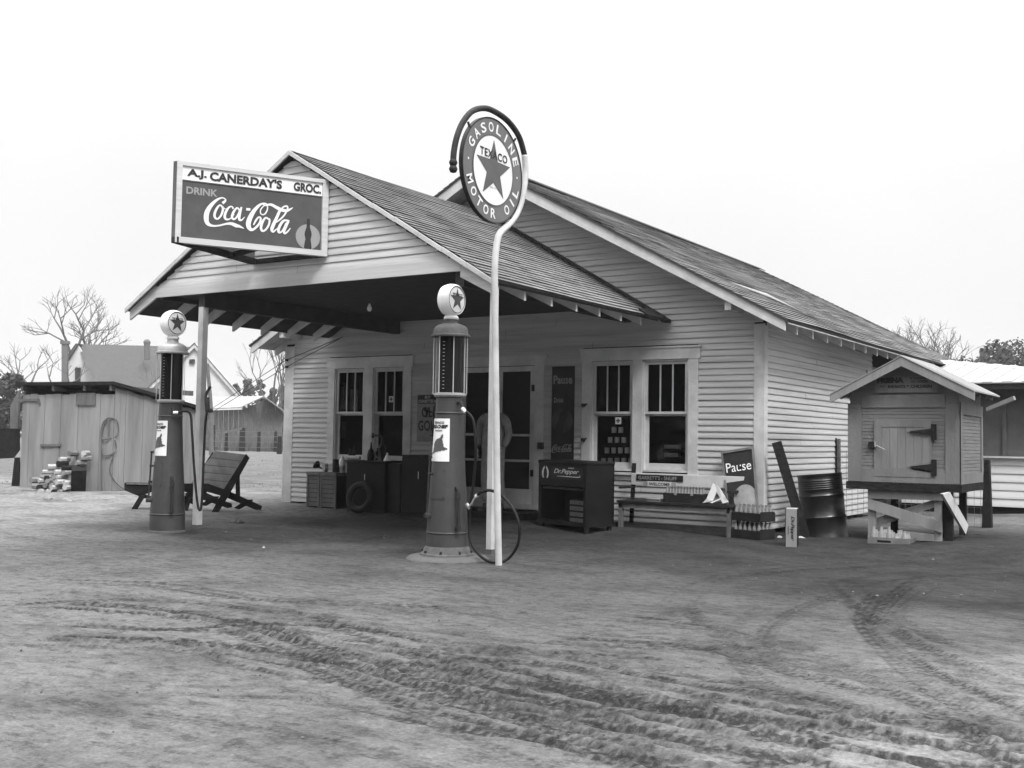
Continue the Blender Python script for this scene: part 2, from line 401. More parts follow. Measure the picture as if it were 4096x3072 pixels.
for k, (pts, dp, hw, pit) in enumerate(rut_px):
    if dp > .03:
        for j, (o_, sk) in enumerate(((0, 0), (.19, .25), (-.21, -.2), (.38, -.3), (-.40, .35))[:(5 if k < 2 else 4)]): add_rut(pts, dp*(1, .75, .8, .6, .6)[j], (.06, .05, .055, .05, .045)[j], (.06, .05, .07, .055, .05)[j], o_, sk)
    else: add_rut(pts, dp, min(hw, .07), pit); add_rut(pts, dp*.7, .06, pit*.8, .19+.05*k % .1, .1)
def axis(a, b, fine, lo, hi, g=1.22):
    xs = []; x = a
    while x < b: xs.append(x); x += fine
    st = fine; x = a; left = []
    while x > lo: st *= g; x -= st; left.append(x)
    st = fine; x = xs[-1]; right = []
    while x < hi: st *= g; x += st; right.append(x)
    return left[::-1]+xs+right
import numpy as np
def near_rows():
    # rows get coarser with distance from the camera, like what a viewer standing there can resolve
    ys = []; y = -12.6
    while y < 3.0:
        ys.append(y); y += .010+.0052*max(0, (y+12.6))
    lo = []; st = .05; yy = -12.6
    while yy > -300: st *= 1.3; yy -= st; lo.append(yy)
    hi = []; st = .12; yy = ys[-1]
    while yy < 1500: st *= 1.1; yy += st; hi.append(yy)
    return lo[::-1]+ys+hi
gx = np.array(axis(-9.5, 5.6, .019, -900, 900, 1.13)); gy = np.array(near_rows())
X, Y = np.meshgrid(gx, gy); Z = np.zeros_like(X); RUT = np.zeros_like(X)
def ssn(a, b, t): t = np.clip((t-a)/(b-a), 0, 1); return t*t*(3-2*t)
Z += .075*ssn(-1.6, -.5, Y)*(1-ssn(-1.5, -.3, X)*.6)*(1-ssn(14, 22, Y)) + .06*ssn(1.2, 2.6, X)*ssn(-2.5, .5, Y)
rng = np.random.RandomState(3)
def wave_noise(X, Y, scale, octs=5, seed=0, ax=1, ay=1):
    r = np.random.RandomState(seed); out = np.zeros_like(X); amp = 1
    for o in range(octs):
        for k in range(5):
            a = r.uniform(0, math.pi); f = scale*(1.9**o)*r.uniform(.7, 1.4); ph = r.uniform(0, 6.28)
            out += amp*np.sin((np.cos(a)*X*ax+np.sin(a)*Y*ay)*f+ph+1.3*np.sin((np.cos(a+1.4)*X+np.sin(a+1.4)*Y)*f*.6+ph*2))/5
        amp *= .55
    return out
near = ((X > -22) & (X < 12) & (Y > -14.5) & (Y < 9))
Z += np.where(near, .010*wave_noise(X, Y, 1.8, 4, 1) + .0035*wave_noise(X, Y, 14, 4, 2) + .0032*ssn(-4.5, -8, Y)*wave_noise(X*.22-Y*.12, Y, 17, 5, 12), 0)
Z += np.where(Y > 12, .05*wave_noise(X, Y, .3, 3, 5), 0)
for w, L, dp, hw, pit in ruts:
    P = np.array([[q.x, q.y] for q in w]); x0, y0 = P.min(0)-.6; x1, y1 = P.max(0)+.6
    ix = np.where((gx > x0) & (gx < x1))[0]; iy = np.where((gy > y0) & (gy < y1))[0]
    if len(ix) < 2 or len(iy) < 2: continue
    sl_ = np.s_[iy[0]:iy[-1]+1, ix[0]:ix[-1]+1]
    xs, ys = X[sl_], Y[sl_]; best = np.full(xs.shape, 9.); sd_ = np.zeros(xs.shape); al = np.zeros(xs.shape)
    for i in range(len(P)-1):
        a, b = P[i], P[i+1]; d = b-a; l2 = d@d
        if l2 < 1e-8: continue
        t = np.clip(((xs-a[0])*d[0]+(ys-a[1])*d[1])/l2, 0, 1)
        qx = xs-a[0]-t*d[0]; qy = ys-a[1]-t*d[1]; dist = np.hypot(qx, qy); m = dist < best
        best = np.where(m, dist, best); sg = np.sign(d[0]*qy-d[1]*qx); sd_ = np.where(m, sg*dist, sd_); al = np.where(m, L[i]+t*math.sqrt(l2), al)
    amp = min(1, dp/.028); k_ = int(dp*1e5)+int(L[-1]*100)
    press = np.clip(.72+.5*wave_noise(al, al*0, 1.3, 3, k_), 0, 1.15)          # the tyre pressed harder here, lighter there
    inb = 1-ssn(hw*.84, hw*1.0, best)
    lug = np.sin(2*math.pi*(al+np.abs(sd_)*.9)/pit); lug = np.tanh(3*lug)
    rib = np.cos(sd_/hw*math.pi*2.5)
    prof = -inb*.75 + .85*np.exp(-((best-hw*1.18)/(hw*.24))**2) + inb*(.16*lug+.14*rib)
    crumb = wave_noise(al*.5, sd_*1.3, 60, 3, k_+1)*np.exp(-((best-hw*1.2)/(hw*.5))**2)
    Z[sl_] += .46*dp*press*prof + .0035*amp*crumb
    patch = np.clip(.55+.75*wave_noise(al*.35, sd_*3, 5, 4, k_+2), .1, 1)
    shade = inb*press*amp*(.50+.25*lug+.25*rib)*patch*2.7 + .45*amp*np.clip(crumb, 0, 1)  # darkens the tracks: damp packed soil, and rut shade painted into the colour
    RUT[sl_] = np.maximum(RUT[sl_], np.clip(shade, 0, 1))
nv = X.size; me = bpy.data.meshes.new('ground'); me.vertices.add(nv)
me.vertices.foreach_set('co', np.stack([X, Y, Z], -1).astype(np.float32).ravel())
ny, nx = X.shape; idx = np.arange(nv).reshape(ny, nx)
q = np.stack([idx[:-1, :-1], idx[:-1, 1:], idx[1:, 1:], idx[1:, :-1]], -1).reshape(-1, 4)
me.loops.add(q.size); me.loops.foreach_set('vertex_index', q.ravel().astype(np.int32))
me.polygons.add(len(q)); me.polygons.foreach_set('loop_start', np.arange(0, q.size, 4, dtype=np.int32)); me.polygons.foreach_set('loop_total', np.full(len(q), 4, dtype=np.int32))
me.polygons.foreach_set('use_smooth', np.ones(len(q), dtype=bool)); me.update(); me.validate()
at_ = me.attributes.new('rut_damp_shade', 'FLOAT', 'POINT'); at_.data.foreach_set('value', RUT.astype(np.float32).ravel())
ground = link(bpy.data.objects.new('ground', me)); tag(ground, 'pale sandy dirt yard and road scored by tyre tracks', None, None, 'structure')
gm = bpy.data.materials.new('dirt'); gm.use_nodes = True; nt = gm.node_tree; b = nt.nodes['Principled BSDF']; b.inputs['Roughness'].default_value = .95; b.inputs['Specular IOR Level'].default_value = .12
def N(t, **k):
    n = nt.nodes.new(t)
    for a, v in k.items(): setattr(n, a, v)
    return n
def noi(sc, det=6, st=None, rough=.6):
    n = N('ShaderNodeTexNoise'); n.inputs['Scale'].default_value = sc; n.inputs['Detail'].default_value = det; n.inputs['Roughness'].default_value = rough
    if st:
        mp = N('ShaderNodeMapping'); mp.inputs['Scale'].default_value = st; nt.links.new(tcg.outputs['Object'], mp.inputs[0]); nt.links.new(mp.outputs[0], n.inputs['Vector'])
    else: nt.links.new(tcg.outputs['Object'], n.inputs['Vector'])
    return n.outputs['Fac']
def rng_(o, a, b_, c, d):
    r = N('ShaderNodeMapRange'); r.inputs[1].default_value = a; r.inputs[2].default_value = b_; r.inputs[3].default_value = c; r.inputs[4].default_value = d
    nt.links.new(o, r.inputs[0]); return r.outputs[0]
def mth(op, a, c):
    m = N('ShaderNodeMath', operation=op)
    for i, q_ in enumerate((a, c)):
        if isinstance(q_, (int, float)): m.inputs[i].default_value = q_
        else: nt.links.new(q_, m.inputs[i])
    return m.outputs[0]
tcg = N('ShaderNodeTexCoord'); sep = N('ShaderNodeSeparateXYZ'); nt.links.new(tcg.outputs['Object'], sep.inputs[0])
# packed, oil-stained earth of the forecourt against the dry sand of the road
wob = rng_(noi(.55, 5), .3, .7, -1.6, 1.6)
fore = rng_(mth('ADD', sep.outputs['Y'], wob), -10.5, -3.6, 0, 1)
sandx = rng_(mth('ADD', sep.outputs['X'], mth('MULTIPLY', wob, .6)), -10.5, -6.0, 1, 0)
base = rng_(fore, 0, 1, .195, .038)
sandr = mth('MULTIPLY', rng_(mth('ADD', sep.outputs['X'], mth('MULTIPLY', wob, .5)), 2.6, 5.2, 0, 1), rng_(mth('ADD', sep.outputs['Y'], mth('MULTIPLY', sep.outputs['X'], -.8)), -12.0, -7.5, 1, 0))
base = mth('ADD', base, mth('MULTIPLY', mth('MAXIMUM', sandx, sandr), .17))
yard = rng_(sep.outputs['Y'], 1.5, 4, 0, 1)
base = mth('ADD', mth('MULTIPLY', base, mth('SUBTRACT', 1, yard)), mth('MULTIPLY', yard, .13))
f1 = mth('MULTIPLY', rng_(noi(1.1, 8), .3, .7, .8, 1.2), rng_(noi(11, 9, None, .75), .3, .7, .7, 1.3))
f1 = mth('MULTIPLY', f1, rng_(noi(55, 4), .3, .7, .8, 1.2))
at = N('ShaderNodeAttribute', attribute_name='rut_damp_shade')
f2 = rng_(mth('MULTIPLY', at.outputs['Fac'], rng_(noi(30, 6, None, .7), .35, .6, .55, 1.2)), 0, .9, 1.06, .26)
blot = rng_(noi(.9, 9, (1, 1.5, 1), .7), .47, .62, 1, .62)
col0 = blot
streak = rng_(noi(8, 10, (.8, 1.3, 1), .8), .50, .60, 1, .55)
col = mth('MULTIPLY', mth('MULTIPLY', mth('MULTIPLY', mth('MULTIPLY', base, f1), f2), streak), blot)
# scattered clods, dark and pale pebbles
vo = N('ShaderNodeTexVoronoi'); vo.inputs['Scale'].default_value = 24; nt.links.new(tcg.outputs['Object'], vo.inputs['Vector'])
spot = mth('MULTIPLY', rng_(vo.outputs['Distance'], .10, .2, 1, 0), rng_(noi(2.4, 3), .45, .6, 0, 1))
sc_ = N('ShaderNodeSeparateColor'); nt.links.new(vo.outputs['Color'], sc_.inputs[0])
pv = rng_(sc_.outputs[0], 0, 1, .35, 1.7)
col = mth('ADD', mth('MULTIPLY', col, mth('SUBTRACT', 1, spot)), mth('MULTIPLY', mth('MULTIPLY', col, pv), spot))
cc = N('ShaderNodeCombineColor')
for i in range(3): nt.links.new(col, cc.inputs[i])
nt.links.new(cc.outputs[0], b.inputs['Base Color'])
bp = N('ShaderNodeBump'); bp.inputs['Strength'].default_value = 1; bp.inputs['Distance'].default_value = .028
hh = mth('ADD', mth('ADD', mth('MULTIPLY', noi(26, 9, None, .8), 1.3), mth('MULTIPLY', noi(110, 4), .25)), mth('MULTIPLY', spot, .35))
nt.links.new(hh, bp.inputs['Height']); nt.links.new(bp.outputs[0], b.inputs['Normal'])
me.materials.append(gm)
# loose stones and clods lying about: nobody could count them
mb = MB(); rs = random.Random(5)
for i in range(420):
    px = rs.uniform(-200, 4300); py = 2120+880*rs.random()**1.7
    p = G(px, py); 
    if p.y > -1.2 or p.y < -13.2: continue
    s = rs.uniform(.003, .010)*(1.8 if rs.random() < .06 else 1)
    z = gh(p.x, p.y); k = [rs.uniform(.7, 1.3) for _ in range(6)]
    mb.add([(p.x+s*k[0], p.y, z+s*.3), (p.x, p.y+s*k[1], z+s*.25), (p.x-s*k[2], p.y, z+s*.3), (p.x, p.y-s*k[3], z+s*.2), (p.x, p.y, z+s*k[4]), (p.x, p.y, z-s)],
           [(0, 1, 4), (1, 2, 4), (2, 3, 4), (3, 0, 4), (1, 0, 5), (2, 1, 5), (3, 2, 5), (0, 3, 5)])
mat('pebble', .11, .9, .5, 9)
tag(mb.build('gravel', 'pebble'), 'small stones and clods scattered over the dirt', None, None, 'stuff')

# ================================================================ STORE
store = thing('grocery_store', 'white clapboard country store with a gabled drive-under canopy in front', 'store', (-4.45, 0, 0))
RX, RZ, RS = -4.42, 5.55, .545
def roofz(x): return RZ-RS*abs(x-RX)
XL, XR, DEP = -8.93, 0.0, 13.5
opens = [(-7.885, -6.045, .80, 2.59), (-2.795, -.945, .80, 2.59), (-5.12, -3.47, .27, 2.52)]   # window pair, window pair, door
def fspans(za, zb):
    # gable outline then the openings cut away
    def lim(z): d = (RZ-.16-z)/RS; return max(XL, RX-d), min(XR, RX+d)
    a, b = lim(za); at_, bt = lim(zb)
    if zb <= 2.95: a = at_ = XL+.2; b = bt = XR-.13
    out = [(a, b, at_, bt)]
    for x0, x1, z0, z1 in opens:
        if zb > z0+.01 and za < z1-.01:
            nw = []
            for s in out:
                if s[1] <= x0 or s[0] >= x1: nw.append(s); continue
                if s[0] < x0: nw.append((s[0], x0, s[2], x0))
                if s[1] > x1: nw.append((x1, s[1], x1, s[3]))
            out = nw
    return [s for s in out if s[1]-s[0] > .01 and s[3]-s[2] > -.2]
# carcass behind the boards
mb = MB()
def wallgrid(y, t):
    xs = sorted({XL, XR, *[o[0]+.05 for o in opens], *[o[1]-.05 for o in opens]}); zs = [.1, .3, .85, 2.5, 2.9]
    for i in range(len(xs)-1):
        cx = (xs[i]+xs[i+1])/2; o = [q for q in opens if q[0]+.05 <= cx <= q[1]-.05]
        if not o: mb.box((xs[i], y, .1), (xs[i+1], y+t, 2.9))
        else:
            mb.box((xs[i], y, .1), (xs[i+1], y+t, o[0][2]+.02)); mb.box((xs[i], y, o[0][3]-.1), (xs[i+1], y+t, 2.9))
wallgrid(.002, .1)
mb.prism([(XL, .002, 2.9), (XR, .002, 2.9), (RX, .002, RZ-.14)], (0, .1, 0))
mb.box((-.102, .102, .1), (-.002, 5.32, 2.95)); mb.box((XL+.002, .102, .1), (XL+.1, DEP, 2.9))
mb.box((-1.2, 5.25, .1), (-.102, 5.318, 2.95)); mb.box((-1.2, 5.32, .1), (-1.1, DEP, 2.95)); mb.box((XL+.1, DEP-.1, .1), (-1.2, DEP, 2.9))
mb.build('wall_frame', 'dark_inside', store)
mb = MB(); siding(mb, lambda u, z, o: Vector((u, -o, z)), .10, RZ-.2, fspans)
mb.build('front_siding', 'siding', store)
mb = MB(); siding(mb, lambda u, z, o: Vector((o, u, z)), .10, 2.92, lambda a, b: [(.10, 5.32, .10, 5.32)])
siding(mb, lambda u, z, o: Vector((-1.1+o, u, z)), .10, 2.92, lambda a, b: [(5.4, DEP, 5.4, DEP)])
siding(mb, lambda u, z, o: Vector((u, 5.32+o, z)), .10, 2.92, lambda a, b: [(-1.0, -.0, -1.0, -.0)])
mb.box((-.02, 4.96, 2.30), (.03, 5.32, 2.55))
mb.build('side_siding', 'siding', store)
# corner boards
for a, b in (((-.13, -.022, .06), (.022, .0, 2.88)), ((XL-.02, -.022, .02), (XL+.205, 0, 2.86))):
    MB().box(a, b).build('corner_board', 'trim', store, bevel=.003)
MB().box((0, .001, .06), (.022, .105, 2.86)).build('corner_board', 'trim', store, bevel=.003)
# crawl space shade under the store, put in as a near-black strip
mb = MB(); mb.box((XL+.35, .02, -.1), (XR-.02, .12, .098)); mb.build('crawl_shade', 'dark_inside', store)
# interior: dark room with shelves
mb = MB(); mb.box((XL+.11, 2.6, .1), (XR-.11, 2.7, 2.9)); mb.box((XL+.11, .11, 2.62), (XR-.11, 2.6, 2.7)); mb.box((XL+.11, .11, .12), (XR-.11, 2.6, .2))
mb.build('room', 'dark_inside', store)
# roof slopes
def rp(x, y): return (x, y, roofz(x))
roof = link(bpy.data.objects.new('roof', None)); roof.parent = store
for nm, e0, e1, r0, r1 in (('slope_right', rp(.52, -.52), rp(.52, 6.2), rp(RX, -.52), rp(RX, 6.2)), ):
    pass
s1 = roof_slope('slope', 'shingles', roof, rp(.52, -.52), rp(.52, 6.2), rp(RX, -.52), rp(RX, 6.2))
s2 = roof_slope('slope', 'shingles', roof, rp(.52, 6.2), rp(.1, 14.5), rp(RX, 6.2), rp(RX, 11.6))
s3 = roof_slope('slope', 'shingles', roof, rp(-9.36, -.52), rp(-9.36, 14.5), rp(RX, -.52), rp(RX, 11.6))
s4 = roof_slope('hip', 'shingles', roof, rp(.1, 14.5), rp(-9.36, 14.5), (RX, 11.6, RZ), (RX-.01, 11.6, RZ))
for s in (s1, s2, s3, s4): s.name = 'roof_slope'
mb = MB()
for sg in (1, -1):
    a = Vector((RX, -.3, RZ+.012)); mb.prism([(RX-.0*sg, -.53, RZ+.03), (RX+.13*sg, -.53, RZ-.045), (RX+.13*sg, -.53, RZ-.03), (RX, -.53, RZ+.045)], (0, 12.2, 0))
mb.build('ridge_cap', 'shingles', roof)
# a bent lifted shingle strip on the slope
p = V(3090, 1165, 1, 1.4)
mb = MB(); a = Vector((-.55, .1, roofz(-.55)+.055)); c = Vector((-.05, 1.75, roofz(-.05)+.05))
mb.prism([a, a.lerp(c, .5)+Vector((0, 0, .05)), c, c+Vector((.05, .02, -.02)), a.lerp(c, .5)+Vector((.05, 0, .0)), a+Vector((.05, 0, -.02))], (0, 0, .012)); mb.build('lifted_flashing', 'tin', roof)
# rake boards and soffit decking
mb = MB()
for sg, xe in ((1, .47), (-1, -9.31)):
    t = .155; y = -.50
    mb.prism([(RX, y, RZ-.032), (xe, y, roofz(xe)-.032), (xe, y, roofz(xe)-.032-.135), (RX, y, RZ-.032-t-.02)], (0, .03, 0))
mb.build('rake_board', 'trim', store)
mb = MB()
for sg, xe in ((1, .5), (-1, -9.34)):
    mb.prism([(RX, -.465, RZ-.037), (xe, -.465, roofz(xe)-.037), (xe, -.465, roofz(xe)-.055), (RX, -.465, RZ-.057)], (0, 6.6, 0))
mb.build('roof_decking', 'rafter_wood', store)
def tail(x0, x1, y, zf, w=.045, h=.125, m='trim'):
    mb = MB(); mb.prism([(x0, y, zf(x0)-.06), (x1, y, zf(x1)-.06), (x1, y, zf(x1)-.06-h), (x0, y, zf(x0)-.06-h*1.2)], (0, w, 0)); return mb.build('rafter_tail', m, store)
for k in range(13): tail(-.03, .44, .05+.66*k, roofz)
for k in range(8): tail(XL, -9.28, .05+.66*k, roofz)
for x in (-.33, -8.62): MB().cbox((x, -.24, roofz(x)-.23), (.09, .44, .11)).build('lookout', 'trim', store)
# windows
def window(x0, x1, z0, z1, sash_open=False):
    f = link(bpy.data.objects.new('window', None)); f.parent = store; f.location = ((x0+x1)/2-store.location.x, 0, z0)
    f.name = 'window'
    rail = 1.655
    mb = MB(); mb.box((x0, -.012, z0), (x0+.022, .09, z1)); mb.box((x1-.022, -.012, z0), (x1, .09, z1)); mb.box((x0, -.012, z1-.022), (x1, .09, z1)); mb.box((x0, -.02, z0), (x1, .09, z0+.03))
    mb.build('frame', 'trim', f)
    for (a, b, y, st) in ((rail, z1-.024, .012, .04), (z0+.032, rail+.012, .05, .045)):
        xa, xb = x0+.024, x1-.024; s_ = MB(); bt = .09 if a < rail-.1 else .035
        s_.box((xa, y, a), (xa+st, y+.032, b)); s_.box((xb-st, y, a), (xb, y+.032, b)); s_.box((xa+st, y, b-.04), (xb-st, y+.032, b)); s_.box((xa+st, y, a), (xb-st, y+.032, a+bt))
        if a >= rail:
            for k in (1, 2):
                xm = xa+st+(xb-xa-2*st)*k/3; s_.box((xm-.008, y+.004, a+bt), (xm+.008, y+.028, b-.04))
        s_.build('sash', 'trim', f)
        MB().box((xa+st-.004, y+.014, a+bt-.004), (xb-st+.004, y+.018, b-.036)).build('pane', 'window_glass', f)
def window_trim(x0, x1, xm0, xm1, zt, a=None):
    mb = MB(); hz0, hz1 = 2.435, 2.595
    mb.box((x0-.18, -.034, hz0), (x1+.18, 0, hz1)); mb.box((x0-.20, -.05, hz1), (x1+.20, 0, hz1+.025))
    for a_, b_ in ((x0-.15, x0), (xm0, xm1), (x1, x1+.15)): mb.box((a_, -.028, .81), (b_, 0, hz0))
    mb.box((x0-.16, -.06, .775), (x1+.16, 0, .81)); mb.box((x0-.14, -.026, .70), (x1+.14, 0, .775))
    mb.build('window_casing', 'trim', store)
window(-7.74, -7.06, .83, 2.43); window(-6.87, -6.19, .83, 2.43); window_trim(-7.74, -6.19, -7.06, -6.87, 0)
window(-2.65, -1.96, .83, 2.43); window(-1.80, -1.09, .83, 2.43); window_trim(-2.65, -1.09, -1.96, -1.80, 0)
# entrance: casing, pair of screen doors
mb = MB(); mb.box((-5.17, -.03, .25), (-5.02, 0, 2.40)); mb.box((-3.63, -.03, .25), (-3.47, 0, 2.40)); mb.box((-5.2, -.034, 2.40), (-3.44, 0, 2.53)); mb.box((-5.23, -.05, 2.53), (-3.41, 0, 2.555)); mb.box((-5.17, -.08, .2), (-3.47, .1, .262))
mb.build('door_casing', 'trim', store)
for xa, xb in ((-5.02, -4.33), (-4.32, -3.63)):
    d = link(bpy.data.objects.new('screen_door', None)); d.parent = store; d.location = ((xa+xb)/2-store.location.x, 0, .27)
    mb = MB(); y0, y1 = -.016, .014
    mb.box((xa+.003, y0, .27), (xa+.085, y1, 2.39)); mb.box((xb-.085, y0, .27), (xb-.003, y1, 2.39)); mb.box((xa+.085, y0, 2.31), (xb-.085, y1, 2.39))
    mb.box((xa+.085, y0, .27), (xb-.085, y1, .50)); mb.box((xa+.085, y0, .915), (xb-.085, y1, .95)); mb.box((xa+.085, y0, 1.31), (xb-.085, y1, 1.345))
    mb.build('door_frame', 'trim', d)
    MB().box((xa+.08, -.002, .49), (xb-.08, .001, 2.32)).build('screen', 'screen_mesh', d)
    hx = xb-.03 if xa > -4.4 else xa+.03
    for z in (.75, 2.05): MB().cbox((hx, -.03, z), (.045, .02, .10)).build('hinge', 'black_metal', d)
MB().cbox((-3.50, -.045, 1.17), (.10, .03, .10)).build('light_switch_box', 'black_metal', store)
for z in (1.78, 1.27): MB().cyl((-2.76, -.03, z), (-2.76, -.07, z), .028, n=10).cyl((-2.76, -.035, z-.0), (-2.70, -.06, z+.02), .012, n=6).build('shutter_hook', 'black_metal', store)
# door step
MB().box((-5.2, -.62, 0), (-3.4, -.03, .17)).build('door_step', 'dark_wood', store)
# ---------------- canopy
CX, CZ, CS, CY = -4.68, 4.88, .585, -4.22
def cz(x): return CZ-CS*abs(x-CX)
canopy = link(bpy.data.objects.new('canopy', None)); canopy.parent = store; canopy.location = (CX-store.location.x, -2.1, 3)
def cp(x, y): return (x, y, cz(x))
roof_slope('canopy_roof', 'canopy_shingles', canopy, cp(-1.50, CY-.06), cp(-1.50, -.02), cp(CX, CY-.06), cp(CX, -.02), course=.11, lip=.014)
roof_slope('canopy_roof', 'canopy_shingles', canopy, cp(-7.86, CY-.06), cp(-7.86, -.02), cp(CX, CY-.06), cp(CX, -.02), course=.11, lip=.014)
BB = 3.155
mb = MB()
def cspan(a, b):
    def lim(z): d = (CZ-.10-z)/CS; return CX-d, CX+d
    l0, r0 = lim(a); l1, r1 = lim(b)
    l0 = max(l0, -7.26); r0 = min(r0, -2.0); l1 = max(l1, l0); r1 = min(r1, r0)
    return [(l0, r0, l1, r1)] if r0-l0 > .05 else []
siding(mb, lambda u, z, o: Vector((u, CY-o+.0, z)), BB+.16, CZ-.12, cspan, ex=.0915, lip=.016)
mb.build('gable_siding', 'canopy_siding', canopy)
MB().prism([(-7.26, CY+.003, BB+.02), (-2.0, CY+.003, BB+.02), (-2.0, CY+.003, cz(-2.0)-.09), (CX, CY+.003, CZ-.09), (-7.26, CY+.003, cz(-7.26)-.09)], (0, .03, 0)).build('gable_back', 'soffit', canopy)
MB().box((-7.26, CY-.026, BB), (-2.0, CY, BB+.158)).build('fascia_beam', 'canopy_siding', canopy, bevel=.003)
for xe, xi in ((-1.56, -2.0), (-7.80, -7.26)):
    s = 1 if xe > CX else -1; mb = MB()
    mb.prism([(xi+.0*s, CY-.02, cz(xi)-.045), (xe, CY-.02, cz(xe)-.045), (xe, CY-.02, cz(xe)-.185), (xi, CY-.02, cz(xi)-.225)], (0, .03, 0)); mb.build('rake_end', 'canopy_siding', canopy)
# strip of battens along the rake
for s in (1, -1):
    xe = -1.52 if s > 0 else -7.84; n = 9
    for k in range(n):
        a = CX+(xe-CX)*k/n; b_ = CX+(xe-CX)*(k+.985)/n; o = random.uniform(0, .012)
        mb = MB(); mb.prism([(a, CY-.085, cz(a)-.062+o), (b_, CY-.085, cz(b_)-.066+o), (b_, CY-.085, cz(b_)-.008+o), (a, CY-.085, cz(a)-.004+o)], (0, .024, 0)); mb.build('rake_batten', 'canopy_siding', canopy)
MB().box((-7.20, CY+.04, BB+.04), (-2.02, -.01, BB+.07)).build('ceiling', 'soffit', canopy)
for x in (-6.37, -2.05): MB().box((x-.06, CY+.04, BB-.17), (x+.06, -.02, BB+.038)).build('side_beam', 'soffit', canopy)
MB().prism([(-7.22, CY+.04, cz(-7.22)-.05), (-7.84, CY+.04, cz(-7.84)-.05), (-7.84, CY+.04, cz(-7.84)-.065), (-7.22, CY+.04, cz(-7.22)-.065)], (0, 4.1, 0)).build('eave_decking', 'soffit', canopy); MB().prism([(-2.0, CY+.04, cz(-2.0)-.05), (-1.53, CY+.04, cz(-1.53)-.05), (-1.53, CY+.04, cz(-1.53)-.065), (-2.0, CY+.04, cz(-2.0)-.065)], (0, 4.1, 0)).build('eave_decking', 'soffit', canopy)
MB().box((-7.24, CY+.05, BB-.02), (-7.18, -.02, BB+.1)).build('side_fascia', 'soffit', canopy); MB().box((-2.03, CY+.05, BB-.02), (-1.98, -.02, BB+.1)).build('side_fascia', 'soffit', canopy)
for k in range(7):
    y = -3.55+.60*k
    if y > -.1: continue
    for x0, x1 in ((-2.0, -1.58), (-7.25, -7.78)):
        mb = MB(); mb.prism([(x0, y, cz(x0)-.07), (x1, y, cz(x1)-.07), (x1, y, cz(x1)-.19), (x0, y, cz(x0)-.24)], (0, .042, 0)); mb.build('canopy_rafter_tail', 'trim', canopy)
# torn black roofing felt at the wall end of the right eave
mb = MB()
for (x0, y0, x1, y1) in ((-1.42, -.62, -1.62, -.10), (-1.38, -.25, -1.75, -.03)):
    mb.prism([(x0, y0, cz(x0)+.03), (x0+.02, y1, cz(x0)+.045), (x1, y1, cz(x1)+.06), (x1, y0+.08, cz(x1)+.035)], (0, 0, -.05))
mb.build('roofing_felt', 'black_metal', canopy)
mb = MB(); mb.prism([(CX+.3, -.10, cz(CX+.3)+.02), (-1.45, -.10, cz(-1.45)+.02), (-1.45, -.10, cz(-1.45)+.06), (CX+.3, -.10, cz(CX+.3)+.06)], (0, .085, 0)); mb.build('wall_flashing', 'dark_metal', canopy)
# posts
for x, hw_ in ((-6.37, .047), (-1.585, .036)):
    p = MB(); top = BB-.17 if x < -5 else cz(x)-.1
    p.box((x-hw_, CY+.03, -.05), (x+hw_, CY+.03+2*hw_, top))
    p.build('canopy_post', 'trim', store, bevel=.004)
    MB().box((x-hw_-.012, CY+.018, -.05), (x+hw_+.012, CY+.042+2*hw_, .05)).build('post_base', 'concrete', store)

